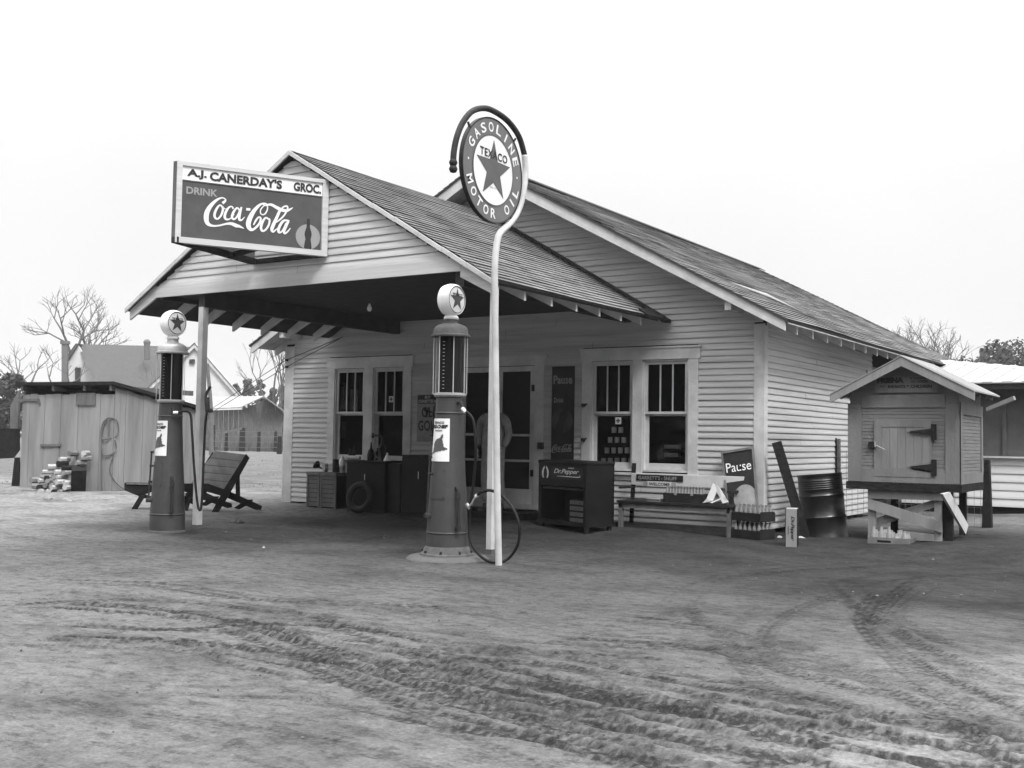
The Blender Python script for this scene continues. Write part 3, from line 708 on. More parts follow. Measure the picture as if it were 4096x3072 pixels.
# ================================================================ PUMPS
def make_pump(loc, label, flange):
    t = thing('gas_pump', label, 'gas pump', loc, 'old visible gas pumps by the canopy posts')
    x, y, z = loc
    o = (x, y, z)
    b = MB(); b.lathe([(.228, .0 if not flange else .07), (.216, .3), (.196, .66), (.174, 1.0), (.156, 1.35), (.145, 1.66), (.10, 1.67)], o, 40)
    body = b.build('body', 'pump_paint', t, smooth=True, autos=40)
    b = MB(); b.lathe([(.29, 0), (.285, .018), (.262, .03), (.236, .085), (.225, .10), (.2, .1)] if flange else [(.24, 0), (.235, .03), (.22, .04)], o, 40)
    base = b.build('base_ring', 'pump_base', t, smooth=True, autos=30)
    if flange:
        for k in range(8):
            a = k*math.pi/4+.4; MB().cyl((x+.262*math.cos(a), y+.262*math.sin(a), z+.03), (x+.262*math.cos(a), y+.262*math.sin(a), z+.055), .013, n=6).build('bolt', 'dark_metal', base)
    b = MB(); b.lathe([(.10, 1.66), (.158, 1.672), (.172, 1.69), (.172, 1.712), (.15, 1.716), (.0, 1.716)], o, 40); b.build('cylinder_base', 'silver', t, smooth=True, autos=30)
    b = MB(); b.lathe([(.142, 1.716), (.142, 2.31)], o, 40); b.build('measuring_glass', 'pump_glass', t, smooth=True)
    gp = MB()
    for k in range(14): gp.cbox((x+.0+.02, y-.146, z+1.76+k*.038), (.022, .004, .006))
    gp.build('gallon_scale', 'silver', t)
    for k in range(6):
        a = k*math.pi/3+.33
        MB().cyl((x+.158*math.cos(a), y+.158*math.sin(a), z+1.705), (x+.158*math.cos(a), y+.158*math.sin(a), z+2.33), .0052, n=8).build('guard_rod', 'rod', t)
    for a in (R(232), R(20)): MB().cyl((x+.185*math.cos(a), y+.185*math.sin(a), z+1.70), (x+.185*math.cos(a), y+.185*math.sin(a), z+2.33), .004, n=8).build('guard_rod', 'rod', t)
    b = MB(); b.lathe([(.0, 2.312), (.21, 2.312), (.214, 2.32), (.212, 2.334), (.19, 2.342), (.184, 2.39), (.170, 2.42), (.13, 2.445), (.075, 2.462), (.068, 2.50), (.06, 2.50)], o, 40)
    b.build('cap', 'pump_base' if flange else 'silver', t, smooth=True, autos=35)
    gz = 2.712; gc = (x, y, z+gz)
    b = MB(); b.lathe([(.07, 2.50), (.082, 2.505), (.078, 2.53), (.06, 2.55)], o, 28); b.build('globe_collar', 'white_enamel', t, smooth=True)
    b = MB(); b.lathe([(.0, -.066), (.142, -.066), (.150, -.078), (.163, -.066), (.172, -.03), (.175, 0), (.172, .03), (.163, .066), (.150, .078), (.142, .066), (0, .066)], gc, 48, ax=0)
    gl = b.build('globe', 'globe', t, smooth=True, autos=50)
    for s in (1, -1):
        fn = lambda u, v, s=s, k=0: Vector((x+s*(.070+.010*(1-((u*u+v*v)/.0202))), y+s*u, z+gz+v))
        fo = lambda d: (lambda u, v: fn(u, v)+Vector((s*d, 0, 0)))
        L = MB(); vs = [(0, 0)]; fs = []
        for j in range(1, 7):
            for i in range(36): vs.append((.142*j/6*math.cos(2*math.pi*i/36), .142*j/6*math.sin(2*math.pi*i/36)))
        for i in range(36): fs.append((0, 1+i, 1+(i+1) % 36))
        for j in range(5):
            for i in range(36): fs.append((1+j*36+i, 1+(j+1)*36+i, 1+(j+1)*36+(i+1) % 36, 1+j*36+(i+1) % 36))
        L.add([fn(*q) for q in vs], fs); lens = L.build('lens', 'globe', gl, smooth=True)
        S = MB(); put(S, star2d(.128, .39), fo(.003)); S.build('star_emblem', 'star', lens)
        S = MB(); put(S, fit(text2d('TEXACO', .04, .002), .175, .034), lambda u, v: fo(.0045)(u, v+.052)); S.build('lettering', 'letter_dark', lens)
        S = MB(); put(S, disc2d(.146, 40, r0=.137), fo(.004)); S.build('rim', 'black_metal', lens)
    # curved enamel poster wrapped on the front of the body
    def rad(zz):
        P = [(.0, .228), (.3, .216), (.66, .196), (1.0, .174), (1.35, .156), (1.66, .145)]
        for (a, ra), (c, rc) in zip(P, P[1:]):
            if zz <= c: return ra+(rc-ra)*(zz-a)/(c-a)
        return .145
    A0 = R(-90-8)
    def wrap(d, cz_=1.215):
        def f(u, v):
            zz = cz_+v; r = rad(zz)+d; a = A0+u/.165; return Vector((x+r*math.cos(a), y+r*math.sin(a), z+zz))
        return f
    def gridrect(x0, y0, x1, y1, nx=12, ny=4):
        vs = [(x0+(x1-x0)*i/nx, y0+(y1-y0)*j/ny) for j in range(ny+1) for i in range(nx+1)]
        return vs, [(j*(nx+1)+i, j*(nx+1)+i+1, (j+1)*(nx+1)+i+1, (j+1)*(nx+1)+i) for j in range(ny) for i in range(nx)]
    ps = MB(); put(ps, gridrect(-.135, -.225, .135, .225, 14, 6), wrap(.005)); put(ps, gridrect(-.135, -.225, .135, .225, 14, 6), wrap(.002)); po = ps.build('poster', 'white_enamel', t)
    q = MB()
    for tx, w_, h_, vy in (('TEXACO', .15, .026, .182), ('GASOLINE', .10, .016, .098)):
        put(q, fit(text2d(tx, .03, .002), w_, h_), lambda u, v, vy=vy: wrap(.0075)(u, v+vy))
    put(q, fit(text2d('FIRE-CHIEF', .04, .004, .25), .235, .04), lambda u, v: wrap(.0075)(u, v+.140))
    q.build('lettering', 'letter_dark', po)
    # a fireman's helmet emblem under the lettering
    q = MB(); hat = [(-.105, -.16), (-.06, -.115), (-.055, -.04), (-.02, .005), (.03, .02), (.05, .06), (.065, .055), (.06, .0), (.075, -.05), (.08, -.075), (.115, -.085), (.11, -.10), (.04, -.115), (-.03, -.13)]
    
    def inside(x_, y_):
        c = False
        for i in range(len(hat)):
            (x1_, y1_), (x2_, y2_) = hat[i], hat[i-1]
            if (y1_ > y_) != (y2_ > y_) and x_ < (x2_-x1_)*(y_-y1_)/(y2_-y1_)+x1_: c = not c
        return c
    st_ = .008; cells = [(i*st_-.11, j*st_-.165) for i in range(29) for j in range(30) if inside(i*st_-.106, j*st_-.161)]
    for cx_, cy_ in cells: put(q, ([(cx_, cy_), (cx_+st_, cy_), (cx_+st_, cy_+st_), (cx_, cy_+st_)], [(0, 1, 2, 3)]), wrap(.0078))
    q.build('helmet_emblem', 'star', po)
    # access door, seam bands and rivets
    q = MB(); put(q, gridrect(-.10, -.62, .10, -.30, 10, 3), wrap(.004)); q.build('access_door', 'pump_paint', t)
    for zz in (.24, 1.50): r = rad(zz); MB().lathe([(r-.002, zz-.012), (r+.006, zz-.008), (r+.006, zz+.008), (r-.003, zz+.012)], o, 40).build('seam_band', 'pump_paint', t, smooth=True)
    q = MB()
    for u_, v_ in ((-.09, -.32), (.09, -.32), (-.09, -.60), (.09, -.60)): p_ = wrap(.004)(u_, v_); d_ = Vector((p_.x-x, p_.y-y, 0)).normalized(); MB().cyl(p_, p_+d_*.006, .007, n=6).build('rivet', 'dark_metal', t)
    # crank handle, side pipe, delivery elbow
    q = MB(); a = R(-90-26); 
    def on(a, zz, d): r = rad(zz)+d; return Vector((x+r*math.cos(a), y+r*math.sin(a), z+zz))
    q.cyl(on(a, .42, .035), on(a, 1.02, .05), .011, n=8).cyl(on(a, .42, -.02), on(a, .42, .06), .03, n=12).cyl(on(a, .40, .03), on(a, .43, .03), .04, n=12).cyl(on(a, .86, 0), on(a, .86, .06), .014, n=8).cyl(on(a, 1.02, .04), on(a, 1.05, .05), .022, n=10)
    q.build('hand_lever', 'dark_metal', t)
    a = R(-28); q = MB(); q.tube([on(a, .30, -.01), on(a, .30, .05), on(a, .36, .06), on(a, .62, .055), on(a, .70, .05), on(a, .72, .0)], .016)
    q.cyl(on(a, .28, .06), on(a, .34, .06), .026, n=10).cyl(on(a, .60, .055), on(a, .66, .055), .026, n=10); q.build('side_pipe', 'dark_metal', t)
    a = R(-18 if flange else -30); q = MB(); q.tube([on(a, 1.60, -.02), on(a, 1.61, .04), on(a, 1.585, .075), on(a, 1.545, .09)], .017); q.build('delivery_elbow', 'dark_metal', t)
    return t, on(a, 1.545, .09)
pumpA, pa = make_pump((-1.70, -4.80, .03), 'tall dark gas pump standing in front of the doorway beside the white pole sign', True)
pumpB, pb = make_pump((-6.25, -4.74, -.01), 'gas pump beside the left canopy post in front of the weathered shed', False)
def hose(pts, parent, pl, first):
    w = [first]+[V(px, py, 1, pl+o) for px, py, o in pts]
    MB().tube(w, .0155, n=10, smooth=6).build('hose', 'hose', parent, smooth=True)
    c = (w[1]-w[0]).normalized(); MB().cyl(w[0]-c*.01, w[0]+c*.05, .021, n=12).build('hose_collar', 'white_enamel', parent)
    return w
w = hose([(1892, 1680, 0), (1903, 1790, 0), (1897, 1900, .02), (1884, 2010, .02), (1876, 2100, .02), (1885, 2170, 0), (1920, 2222, -.02), (1965, 2248, -.05), (2025, 2240, .12), (2068, 2185, .12), (2078, 2110, .1), (2055, 2040, .1), (2010, 1985, .12), (1965, 1962, .02), (1930, 1967, .0), (1910, 1980, 0)], pumpA, -4.86, pa)
nz_ = [w[-1], V(1897, 1995, 1, -4.86), V(1884, 2018, 1, -4.86), V(1872, 2030, 1, -4.85)]
MB().tube(nz_, .011, n=8).cyl(V(1866, 2015, 1, -4.85), V(1880, 2035, 1, -4.84), .02, n=8).build('nozzle', 'silver', pumpA)
MB().cyl(w[-1], V(1903, 1986, 1, -4.86), .019, n=10).build('hose_collar', 'white_enamel', pumpA)
w = hose([(757, 1650, 0), (768, 1730, 0), (775, 1850, 0), (783, 1950, 0), (791, 2020, 0), (799, 2041, 0), (806, 2020, .02), (811, 1930, .03), (816, 1800, .05), (822, 1690, .05), (828, 1650, .05)], pumpB, -4.7, pb)
MB().tube([w[-1], V(824, 1610, 1, -4.65), V(826, 1575, 1, -4.65), V(842, 1547, 1, -4.65)], .018, n=8).cyl(V(830, 1640, 1, -4.65), V(828, 1590, 1, -4.65), .03, n=10).build('nozzle', 'dark_metal', pumpB)
# poured concrete footing under the near pump
mb = MB(); mb.lathe([(0, .034), (.40, .03), (.44, .0), (.46, -.05)], (-1.66, -4.84, 0), 40)
tag(single(mb, 'concrete_pad', 'concrete', 'round concrete pad under the gas pump in front of the doorway', 'pad', smooth=True), None)
# ================================================================ POLE SIGN
SX = -.88
pole = thing('pole_sign', 'round gasoline and motor oil sign hanging in the hoop of a tall white pipe', 'sign', (SX, G(1995, 2262).y, 0))
pb_ = G(1995, 2262); P0 = [Vector((SX, pb_.y, -.1))]+[V(*p, 0, SX) for p in ((1995, 2262), (1988, 1900), (1983, 1500), (1980, 1250), (1979, 1100), (1982, 1020), (1990, 960))]
P1 = [V(px, py, 0, SX) for px, py in ((2003, 929), (2040, 893), (2068, 852), (2089, 790), (2102, 690), (2098, 620), (2075, 545), (2030, 483), (1972, 443), (1930, 433), (1886, 447), (1850, 492), (1827, 549), (1816, 603), (1813, 640))]
MB().tube(P0+P1[:6], .034, n=14, smooth=6).build('pipe', 'trim', pole, smooth=True)
MB().tube(P1[5:], .030, n=14, smooth=6).build('hoop', 'dark_metal', pole, smooth=True)
for z_ in (650, 676):
    q = V(1813, z_, 0, SX); MB().lathe([(0, -.04), (.03, -.03), (.042, 0), (.03, .03), (0, .04)], q, 16).build('finial', 'dark_metal', pole, smooth=True)
c0 = V(1967, 683, 0, SX); RR = (V(1963, 475, 0, SX)-V(1972, 891, 0, SX)).length/2
disc = link(bpy.data.objects.new('sign_disc', None)); disc.parent = pole; disc.location = c0-Vector(pole.location); bpy.context.view_layer.update()
MB().lathe([(RR*.99, -.02), (RR*1.015, -.024), (RR*1.015, .024), (RR*.99, .02)], c0, 72, ax=0).build('rim', 'black_metal', disc, smooth=True, autos=30)
MB().lathe([(0, -.017), (RR, -.017), (RR, .017), (0, .017)], c0, 72, ax=0).build('panel', 'sign_ring', disc)
for s in (1, -1):
    fo = lambda d, s=s: (lambda u, v: Vector((c0.x+s*(.017+d), c0.y+s*u, c0.z+v)))
    q = MB(); put(q, disc2d(RR*.67, 64), fo(.003)); q.build('face', 'sign_letter', disc)
    q = MB(); put(q, disc2d(RR*.69, 64, r0=RR*.662), fo(.005)); q.build('ring_line', 'star', disc)
    q = MB(); put(q, star2d(RR*.60, .40), fo(.006)); q.build('star_emblem', 'star', disc)
    q = MB(); put(q, fit(text2d('TEXACO', .1, .003, 0, 1.1), RR*.93, RR*.16), lambda u, v: fo(.008)(u, v+RR*.30)); q.build('lettering', 'letter_dark', disc)
    q = MB(); put(q, fit(text2d('REG T.M.', .03, 0), RR*.22, RR*.03), lambda u, v: fo(.008)(u, v-RR*.34)); q.build('lettering', 'letter_dark', disc)
    q = MB()
    def ring(word, a0, a1, top):
        for i, ch in enumerate(word):
            if ch == ' ': continue
            a = R(a0+(a1-a0)*i/(len(word)-1)); t2 = fit(text2d(ch, .14, .004), RR*(.17 if ch not in 'I' else .045), RR*.19)
            cx, cy = RR*.83*math.sin(a), RR*.83*math.cos(a); rot = -a if top else math.pi-a
            put(q, ([(cx+u*math.cos(rot)-v*math.sin(rot), cy+u*math.sin(rot)+v*math.cos(rot)) for u, v in t2[0]], t2[1]), fo(.004))
    ring('GASOLINE', -62, 66, True); ring('MOTOR OIL', -112, -250, False)
    for a in (-86, 88): put(q, ([(RR*.83*math.sin(R(a))+.012*math.cos(k*.785), RR*.83*math.cos(R(a))+.012*math.sin(k*.785)) for k in range(8)], [tuple(range(8))]), fo(.004))
    q.build('ring_lettering', 'sign_letter', disc)
for (a, b) in (((1872, 487), (1882, 520)), ((2062, 555), (2050, 572)), ((2049, 878), (2032, 862))):
    MB().cyl(V(*a, 0, SX), V(*b, 0, SX), .012, n=8).build('hanger', 'dark_metal', pole)
# ================================================================ SODA SIGN ON THE CANOPY GABLE
A = Vector((-4.05, CY-.03, 3.48)); B = Vector((-4.93, -5.84, 3.48)); C_ = Vector((-5.30, CY-.03, 3.48))
ud = (A-B).normalized(); nn = ud.cross(Vector((0, 0, 1))); nn = -nn if nn.dot(CAMP-A) < 0 else nn
def S(px, py, d=0): return PL(px, py, A, nn)+nn*d
def SU(px, py):
    p = S(px, py)-B; return p.dot(ud), p.z
zt = (SU(708, 637)[1]+SU(1309, 727)[1])/2; LW = (A-B).length
sign = thing('billboard', 'wedge-shaped grocery store billboard with soft drink lettering on the canopy gable', 'sign', tuple((A+B+C_)/3))
bf = lambda u, v, d=0: B+ud*u+Vector((0, 0, v))+nn*d
def sbox(u0, v0, u1, v1, d0, d1):
    m = MB(); m.prism([bf(u0, v0, d0), bf(u1, v0, d0), bf(u1, v1, d0), bf(u0, v1, d0)], nn*(d1-d0)); return m
sbox(.02, .01, LW, zt-.01, -.05, 0).build('panel', 'white_enamel', sign)
ul, ur = SU(730, 718)[0], SU(1285, 900)[0]; vt0 = (SU(733, 718)[1]+SU(1281, 793)[1])/2; vb = (SU(735, 948)[1]+SU(1290, 1004)[1])/2
m = sbox(ul, vb, ur, vt0, 0, .004); m.build('red_field', 'sign_dark', sign)
fr_ = MB(); tw = .055
for (u0, v0, u1, v1) in ((0, 0, LW+.01, vb+.0), (0, zt-.045, LW+.01, zt), (0, vb, ul-.004, zt-.045), (ur+.004, vb, LW+.01, zt-.045)):
    q = sbox(u0, v0, u1, v1, -.055, .022); fr_.add([tuple(p) for p in q.v], q.f)
fr_.build('frame', 'canopy_siding', sign)
sbox(ul, vt0, ur, vt0+.012, 0, .012).build('divider', 'star', sign)
mid = (vt0+zt-.045)/2+.005; th = (zt-.045-vt0)*.62
for word, u0, u1 in (("A.J.", .03, .165), ("CANERDAY'S", .185, .70), ("GROC.", .785, .992)):
    q = MB(); put(q, fit(text2d(word, .1, .006), (ur-ul)*(u1-u0), th), lambda u, v, c=(u0+u1)/2: bf(ul+(ur-ul)*c+u, mid+v, .006)); q.build('name_lettering', 'letter_dark', sign)

Z2 = lambda x, y: (600+x*.36166, 550+y*.36166)
q = MB(); put(q, fit(text2d('DRINK', .1, .004), (ur-ul)*.215, .085), lambda u, v: bf(ul+(ur-ul)*.135+u, vt0-.105+v, .007)); q.build('drink_lettering', 'sign_faint', sign)
COLA = [
 [(800,728,34),(828,705,26),(832,685,14),(795,668,16),(740,690,28),(675,750,46),(632,820,58),(620,890,60),(635,950,46),(690,978,26),(760,975,20),(840,957,24),(900,955,36),(950,975,42),(990,985,28),(1038,1008,6)],
 [(800,770,26),(770,750,22),(735,790,32),(712,850,34),(720,890,28),(750,900,24),(785,860,28),(805,800,30),(800,770,24),(830,792,10),(860,782,8)],
 [(918,790,26),(905,765,16),(870,775,26),(835,830,34),(825,885,34),(850,908,26),(890,895,14),(930,850,10)],
 [(985,800,24),(960,780,22),(925,820,32),(905,875,32),(920,905,26),(950,890,24),(985,830,26),(990,795,22)],
 [(1010,770,22),(990,850,30),(985,905,30),(1010,915,20),(1045,880,8)],
 [(1062,795,30),(1108,798,30)],
 [(1245,856,16),(1222,842,14),(1222,800,14),(1255,760,14),(1290,745,14),(1297,790,16),(1275,840,18),(1245,858,14)],
 [(1300,750,12),(1270,730,16),(1215,745,28),(1150,810,46),(1100,900,58),(1085,970,58),(1110,1018,40),(1150,1012,28),(1205,955,26),(1222,900,24),(1200,882,18),(1168,920,24),(1142,970,14)],
 [(1310,905,24),(1275,890,24),(1240,940,34),(1225,1000,34),(1240,1035,28),(1275,1022,26),(1310,970,28),(1320,915,26),(1310,900,20)]]
K4 = lambda L: [(1244.3+.5443*x, 663.6+.5443*y, .5443*w) for x, y, w in L]
COLA += [K4(L) for L in (
 [(-10,130,30),(60,165,30),(110,150,46),(180,152,56),(270,200,66),(370,250,74),(480,272,60),(560,240,38),(615,205,8)],
 [(345,270,60),(280,420,66),(215,560,78),(185,650,72),(210,700,44),(265,660,30),(330,605,22)],
 [(365,245,26),(420,195,34),(480,178,36),(506,205,34),(490,270,38),(430,370,38),(350,450,36),(270,510,24)],
 [(545,470,10),(440,470,50),(375,530,60),(325,630,62),(325,705,56),(380,700,36),(435,610,30),(470,520,26)],
 [(520,478,56),(465,600,62),(430,690,58),(450,735,40),(510,690,34),(560,625,20)])]
q = MB()
for i, st in enumerate(COLA): ribbon(q, [(x, y, w*(.82 if i in (1, 2, 3, 8) else .92)) for x, y, w in st], lambda x, y, i=i: S(*Z2(x, y), .008+i*.0004))
q.build('script_lettering', 'sign_letter', sign)
cu, cv = SU(*Z2(1745, 1100)); rd = .5*(SU(*Z2(1745, 962))[1]-SU(*Z2(1745, 1238))[1])
q = MB(); put(q, disc2d(rd, 40), lambda u, v: bf(cu+u, cv+v, .008)); q.build('bottle_disc', 'sign_faint', sign)
q = MB(); put(q, bottle2d(rd*2.45), lambda u, v: bf(cu+u*.85, cv+rd*.22+v, .011)); q.build('bottle_emblem', 'letter_dark', sign)
# far face and underside of the wedge
u2 = (C_-B).normalized(); n2 = u2.cross(Vector((0, 0, 1))); n2 = -n2 if n2.dot(Vector((-1, 0, 0))) < 0 else n2
MB().prism([B, C_, C_+Vector((0, 0, zt)), B+Vector((0, 0, zt))], n2*.05).build('rear_panel', 'old_wood', sign)
MB().beam(B+Vector((0, 0, .03))-u2*.0, C_+Vector((0, 0, .03)), .09, .07).build('bottom_rail', 'dark_wood', sign)
MB().beam(B.lerp(A, .55)+Vector((0, 0, .04)), B.lerp(C_, .7)+Vector((0, 0, .04)), .05, .06).build('brace', 'dark_wood', sign)
MB().beam(A+Vector((-.05, .0, .03)), C_+Vector((.05, 0, .03)), .05, .06).build('wall_rail', 'dark_wood', sign)
# ================================================================ WALL SIGNS
def panel(name, x0, x1, z0, z1, y, m, label, cat, th=.012):
    t = thing(name, label, cat, ((x0+x1)/2, y, z0)); MB().box((x0, y-th, z0), (x1, y, z1)).build('panel', m, t); return t
def lett(t, txt, cx, cz_, w, h, y, m='sign_letter', bold=.004, shear=0, name='lettering'):
    q = MB(); put(q, fit(text2d(txt, .1, bold, shear), w, h), lambda u, v: Vector((cx+u, y, cz_+v))); return q.build(name, m, t)
mat('faded_dark', .013, .5, .25, 6, dirt=.3, spec=.2); mat('faded_letter', .22, .6, .25, 12); mat('faded_disc', .05, .6, .25, 9)
t = panel('wall_sign', -3.32, -2.93, .93, 2.37, -.02, 'faded_dark', 'tall faded soft drink sign between the doorway and the right windows', 'sign')
lett(t, 'Pause', -3.125, 2.17, .33, .13, -.036, 'faded_letter'); lett(t, 'Drink', -3.19, 1.86, .17, .075, -.036, 'faded_letter')
q = MB(); put(q, disc2d(.185, 32), lambda u, v: Vector((-3.13+u, -.035, 1.55+v))); q.build('bottle_disc', 'faded_disc', t)
q = MB(); put(q, bottle2d(.50), lambda u, v: Vector((-3.11+u*math.cos(-.35)-v*math.sin(-.35), -.038, 1.62+u*math.sin(-.35)+v*math.cos(-.35)))); q.build('bottle_emblem', 'black_metal', t)
def cola(fn, m, t, name='script_lettering'):
    q = MB()
    for i, st in enumerate(COLA):
        ribbon(q, [(x-1090, -(y-860)+(x-1090)*-.17*-1, w_) for x, y, w_ in st], fn)
    return q.build(name, m, t)
cola(lambda u, v: Vector((-3.125+u*.36/980, -.037, 1.14+v*.36/980)), 'faded_letter', t)
t = panel('cigarette_sign', -5.90, -5.38, 1.20, 1.97, -.02, 'bucket_grey', 'grey cigarette sign with a dark header left of the doorway', 'sign')
MB().box((-5.89, -.036, 1.82), (-5.39, -.0325, 1.96)).build('header', 'faded_dark', t)
lett(t, 'BUY', -5.68, 1.925, .13, .045, -.04, 'trim', .004, .3); lett(t, 'CIGARETTES HERE', -5.645, 1.86, .46, .05, -.04, 'trim', .003, .3)
lett(t, 'OLD', -5.63, 1.68, .35, .17, -.036, 'letter_dark', .003); lett(t, 'GOLD', -5.645, 1.46, .45, .17, -.036, 'letter_dark', .003)
# signboard leaning on the wall by the corner
t = thing('leaning_sign', 'framed sign reading Pause leaning on the wall beside the corner board', 'sign', (-.35, -.25, .1))
a, b_, c_, d_ = V(2888, 1812, 1, -.10), V(3012, 1792, 1, -.10), V(3032, 2045, 1, -.42), V(2917, 2060, 1, -.42)
n_ = (b_-a).cross(d_-a).normalized(); n_ = n_ if n_.y < 0 else -n_
def lf(s, r, d=0): return a.lerp(b_, s).lerp(d_.lerp(c_, s), r)+n_*d
MB().prism([lf(0, 0), lf(1, 0), lf(1, 1), lf(0, 1)], -n_*.015).build('panel', 'faded_dark', t)
q = MB()
for r4 in (((-.03, -.02), (1.03, -.02), (1.03, .02), (-.03, .02)), ((-.03, .02), (.03, .02), (.03, 1), (-.03, 1)), ((.97, .02), (1.03, .02), (1.03, 1), (.97, 1))):
    q.prism([lf(*p, -.01) for p in r4], n_*.025)
q.build('frame', 'old_wood', t)
PS = MB(); tt = fit(text2d('Pause', .1, .0), .82, .15); put(PS, tt, lambda u, v: lf(.49+u, .26-v, .004)); PS.build('lettering', 'sign_letter', t)
q = MB(); put(q, disc2d(.40, 28, .22), lambda u, v: lf(.62+u, .78+v, .003)); q.build('bottle_disc', 'bucket_grey', t)
# ================================================================ PERSON (behind the post, in the doorway)
def skinned(name, verts, edges, radii, m, parent, root=0, sub=2):
    me = bpy.data.meshes.new(name); me.from_pydata([Vector(v) for v in verts], edges, []); o = bpy.data.objects.new(name, me); link(o)
    md = o.modifiers.new('k', 'SKIN'); md.use_smooth_shade = True
    for i, r in enumerate(radii):
        r = r if isinstance(r, tuple) else (r, r); me.skin_vertices[0].data[i].radius = r; me.skin_vertices[0].data[i].use_root = (i == root)
    s = o.modifiers.new('u', 'SUBSURF'); s.levels = sub; s.render_levels = sub
    dg = bpy.context.evaluated_depsgraph_get(); dg.update(); me2 = bpy.data.meshes.new_from_object(o.evaluated_get(dg)); bpy.data.objects.remove(o)
    me2.name = name; me2.materials.clear(); me2.materials.append(M(m)); me2.polygons.foreach_set('use_smooth', [True]*len(me2.polygons))
    o = link(bpy.data.objects.new(name, me2))
    if parent: o.parent = parent
    return o
px_ = -4.17; pyy = -.33; pz = .17
person = thing('person', 'person in work shirt and overalls standing in the doorway behind the post, hand in pocket', 'person', (px_, pyy, pz))
H = lambda x, z, y=0: (x, y, z)
# trousers and bib overalls
v = [H(0, .98), H(0, 1.08), H(0, 1.22, .0), H(0, 1.36, 0),
     H(-.10, .90, 0), H(-.115, .50, -.02), H(-.125, .12, .02),
     H(.10, .90, 0), H(.125, .50, -.03), H(.15, .12, .0)]
skinned('overalls', v, [(0, 1), (1, 2), (2, 3), (0, 4), (4, 5), (5, 6), (0, 7), (7, 8), (8, 9)],
        [(.185, .13), (.20, .125), (.215, .125), (.17, .10), (.105, .105), (.085, .09), (.082, .088), (.105, .105), (.085, .09), (.082, .088)], 'cloth_leg', person)
# shirt: shoulders and arms (left arm hangs, right arm bent with the hand in the pocket)
v = [H(0, 1.16), H(0, 1.32), H(0, 1.43), H(0, 1.49),
     H(-.19, 1.42), H(-.245, 1.33), H(-.255, 1.14, .0), H(-.245, .98, -.07),
     H(.19, 1.42), H(.245, 1.33), H(.265, 1.14, .03), H(.22, .97, -.05)]
skinned('shirt', v, [(0, 1), (1, 2), (2, 3), (2, 4), (4, 5), (5, 6), (6, 7), (2, 8), (8, 9), (9, 10), (10, 11)],
        [(.205, .125), (.205, .128), (.15, .095), (.062, .062), (.085, .08), (.072, .07), (.06, .058), (.048, .045), (.085, .08), (.072, .07), (.062, .06), (.05, .048)], 'cloth', person)
# head, neck and face
v = [H(0, 1.47), H(0, 1.55, -.005), H(0, 1.61, -.012), H(0, 1.68, -.005), H(0, 1.75, 0)]
body = skinned('head', v, [(0, 1), (1, 2), (2, 3), (3, 4)], [(.055, .055), (.055, .056), (.068, .082), (.079, .095), (.055, .065)], 'skin', person)
q = MB(); o3 = Vector((px_, pyy, pz))
for sx in (-1, 1):
    q.lathe([(0, -.006), (.012, 0), (0, .006)], o3+Vector((sx*.030, -.092, 1.668)), 8); q.lathe([(0, -.03), (.016, -.012), (.018, .01), (0, .03)], o3+Vector((sx*.082, .0, 1.655)), 8)
q.build('eyes_and_ears', 'skin', person, smooth=True)
MB().prism([o3+Vector((-.012, -.09, 1.625)), o3+Vector((.012, -.09, 1.625)), o3+Vector((.008, -.088, 1.672)), o3+Vector((-.008, -.088, 1.672))], (0, -.022, 0)).build('nose', 'skin', person)
MB().cbox(o3+Vector((0, -.082, 1.595)), (.045, .012, .008)).build('mouth', 'hair', person)
q = MB(); q.lathe([(0, 1.775), (.04, 1.772), (.078, 1.745), (.088, 1.70), (.086, 1.685)], o3+Vector((0, .006, 0)), 20); q.build('hair', 'hair', person, smooth=True)
# hands: palm, four fingers, thumb
def hand(c, down, side, parent):
    c = Vector(c); d = Vector(down).normalized(); s = Vector(side).normalized(); f = d.cross(s)
    vs = [c, c+d*.045, c+d*.085]; ed = [(0, 1), (1, 2)]; rd = [(.024, .016), (.036, .015), (.036, .014)]
    for k, (o_, L_) in enumerate(((-.03, .066), (-.01, .078), (.01, .074), (.03, .058))):
        b0 = c+d*.088+s*o_; n0 = len(vs); vs += [b0, b0+d*L_*.5+f*.006, b0+d*L_+f*.022]; ed += [(2, n0), (n0, n0+1), (n0+1, n0+2)]; rd += [.0095, .0085, .0075]
    n0 = len(vs); vs += [c+d*.03-s*.035, c+d*.065-s*.058+f*.01, c+d*.092-s*.06+f*.02]; ed += [(0, n0), (n0, n0+1), (n0+1, n0+2)]; rd += [.012, .0105, .009]
    return skinned('hand', vs, ed, rd, 'skin', parent, sub=1)
hand((-.255, -.075, .955), (.02, -.12, -1), (0, 1, 0), person)
hand((.215, -.065, .945), (-.35, -.10, -1), (0, 1, 0), person)
for sx in (-1, 1):
    x = px_+sx*.135; q = MB()
    q.lathe([(.0, 0), (.052, 0), (.056, .03), (.05, .07), (.045, .11)], (x, pyy+.02, pz), 14)
    q.prism([(x-.045, pyy+.03, pz), (x+.045, pyy+.03, pz), (x+.048, pyy-.13, pz), (x+.02, pyy-.185, pz), (x-.02, pyy-.185, pz), (x-.048, pyy-.13, pz)], (0, 0, .055)); q.build('shoe', 'shoe', person, bevel=.004)
for sx in (-1, 1):
    q = MB(); q.prism([(px_+sx*.07-.018, pyy-.125, pz+1.20), (px_+sx*.07+.018, pyy-.125, pz+1.20), (px_+sx*.085+.016, pyy-.075, pz+1.47), (px_+sx*.085-.016, pyy-.075, pz+1.47)], (0, -.006, 0)); q.build('overall_strap', 'cloth_leg', person)
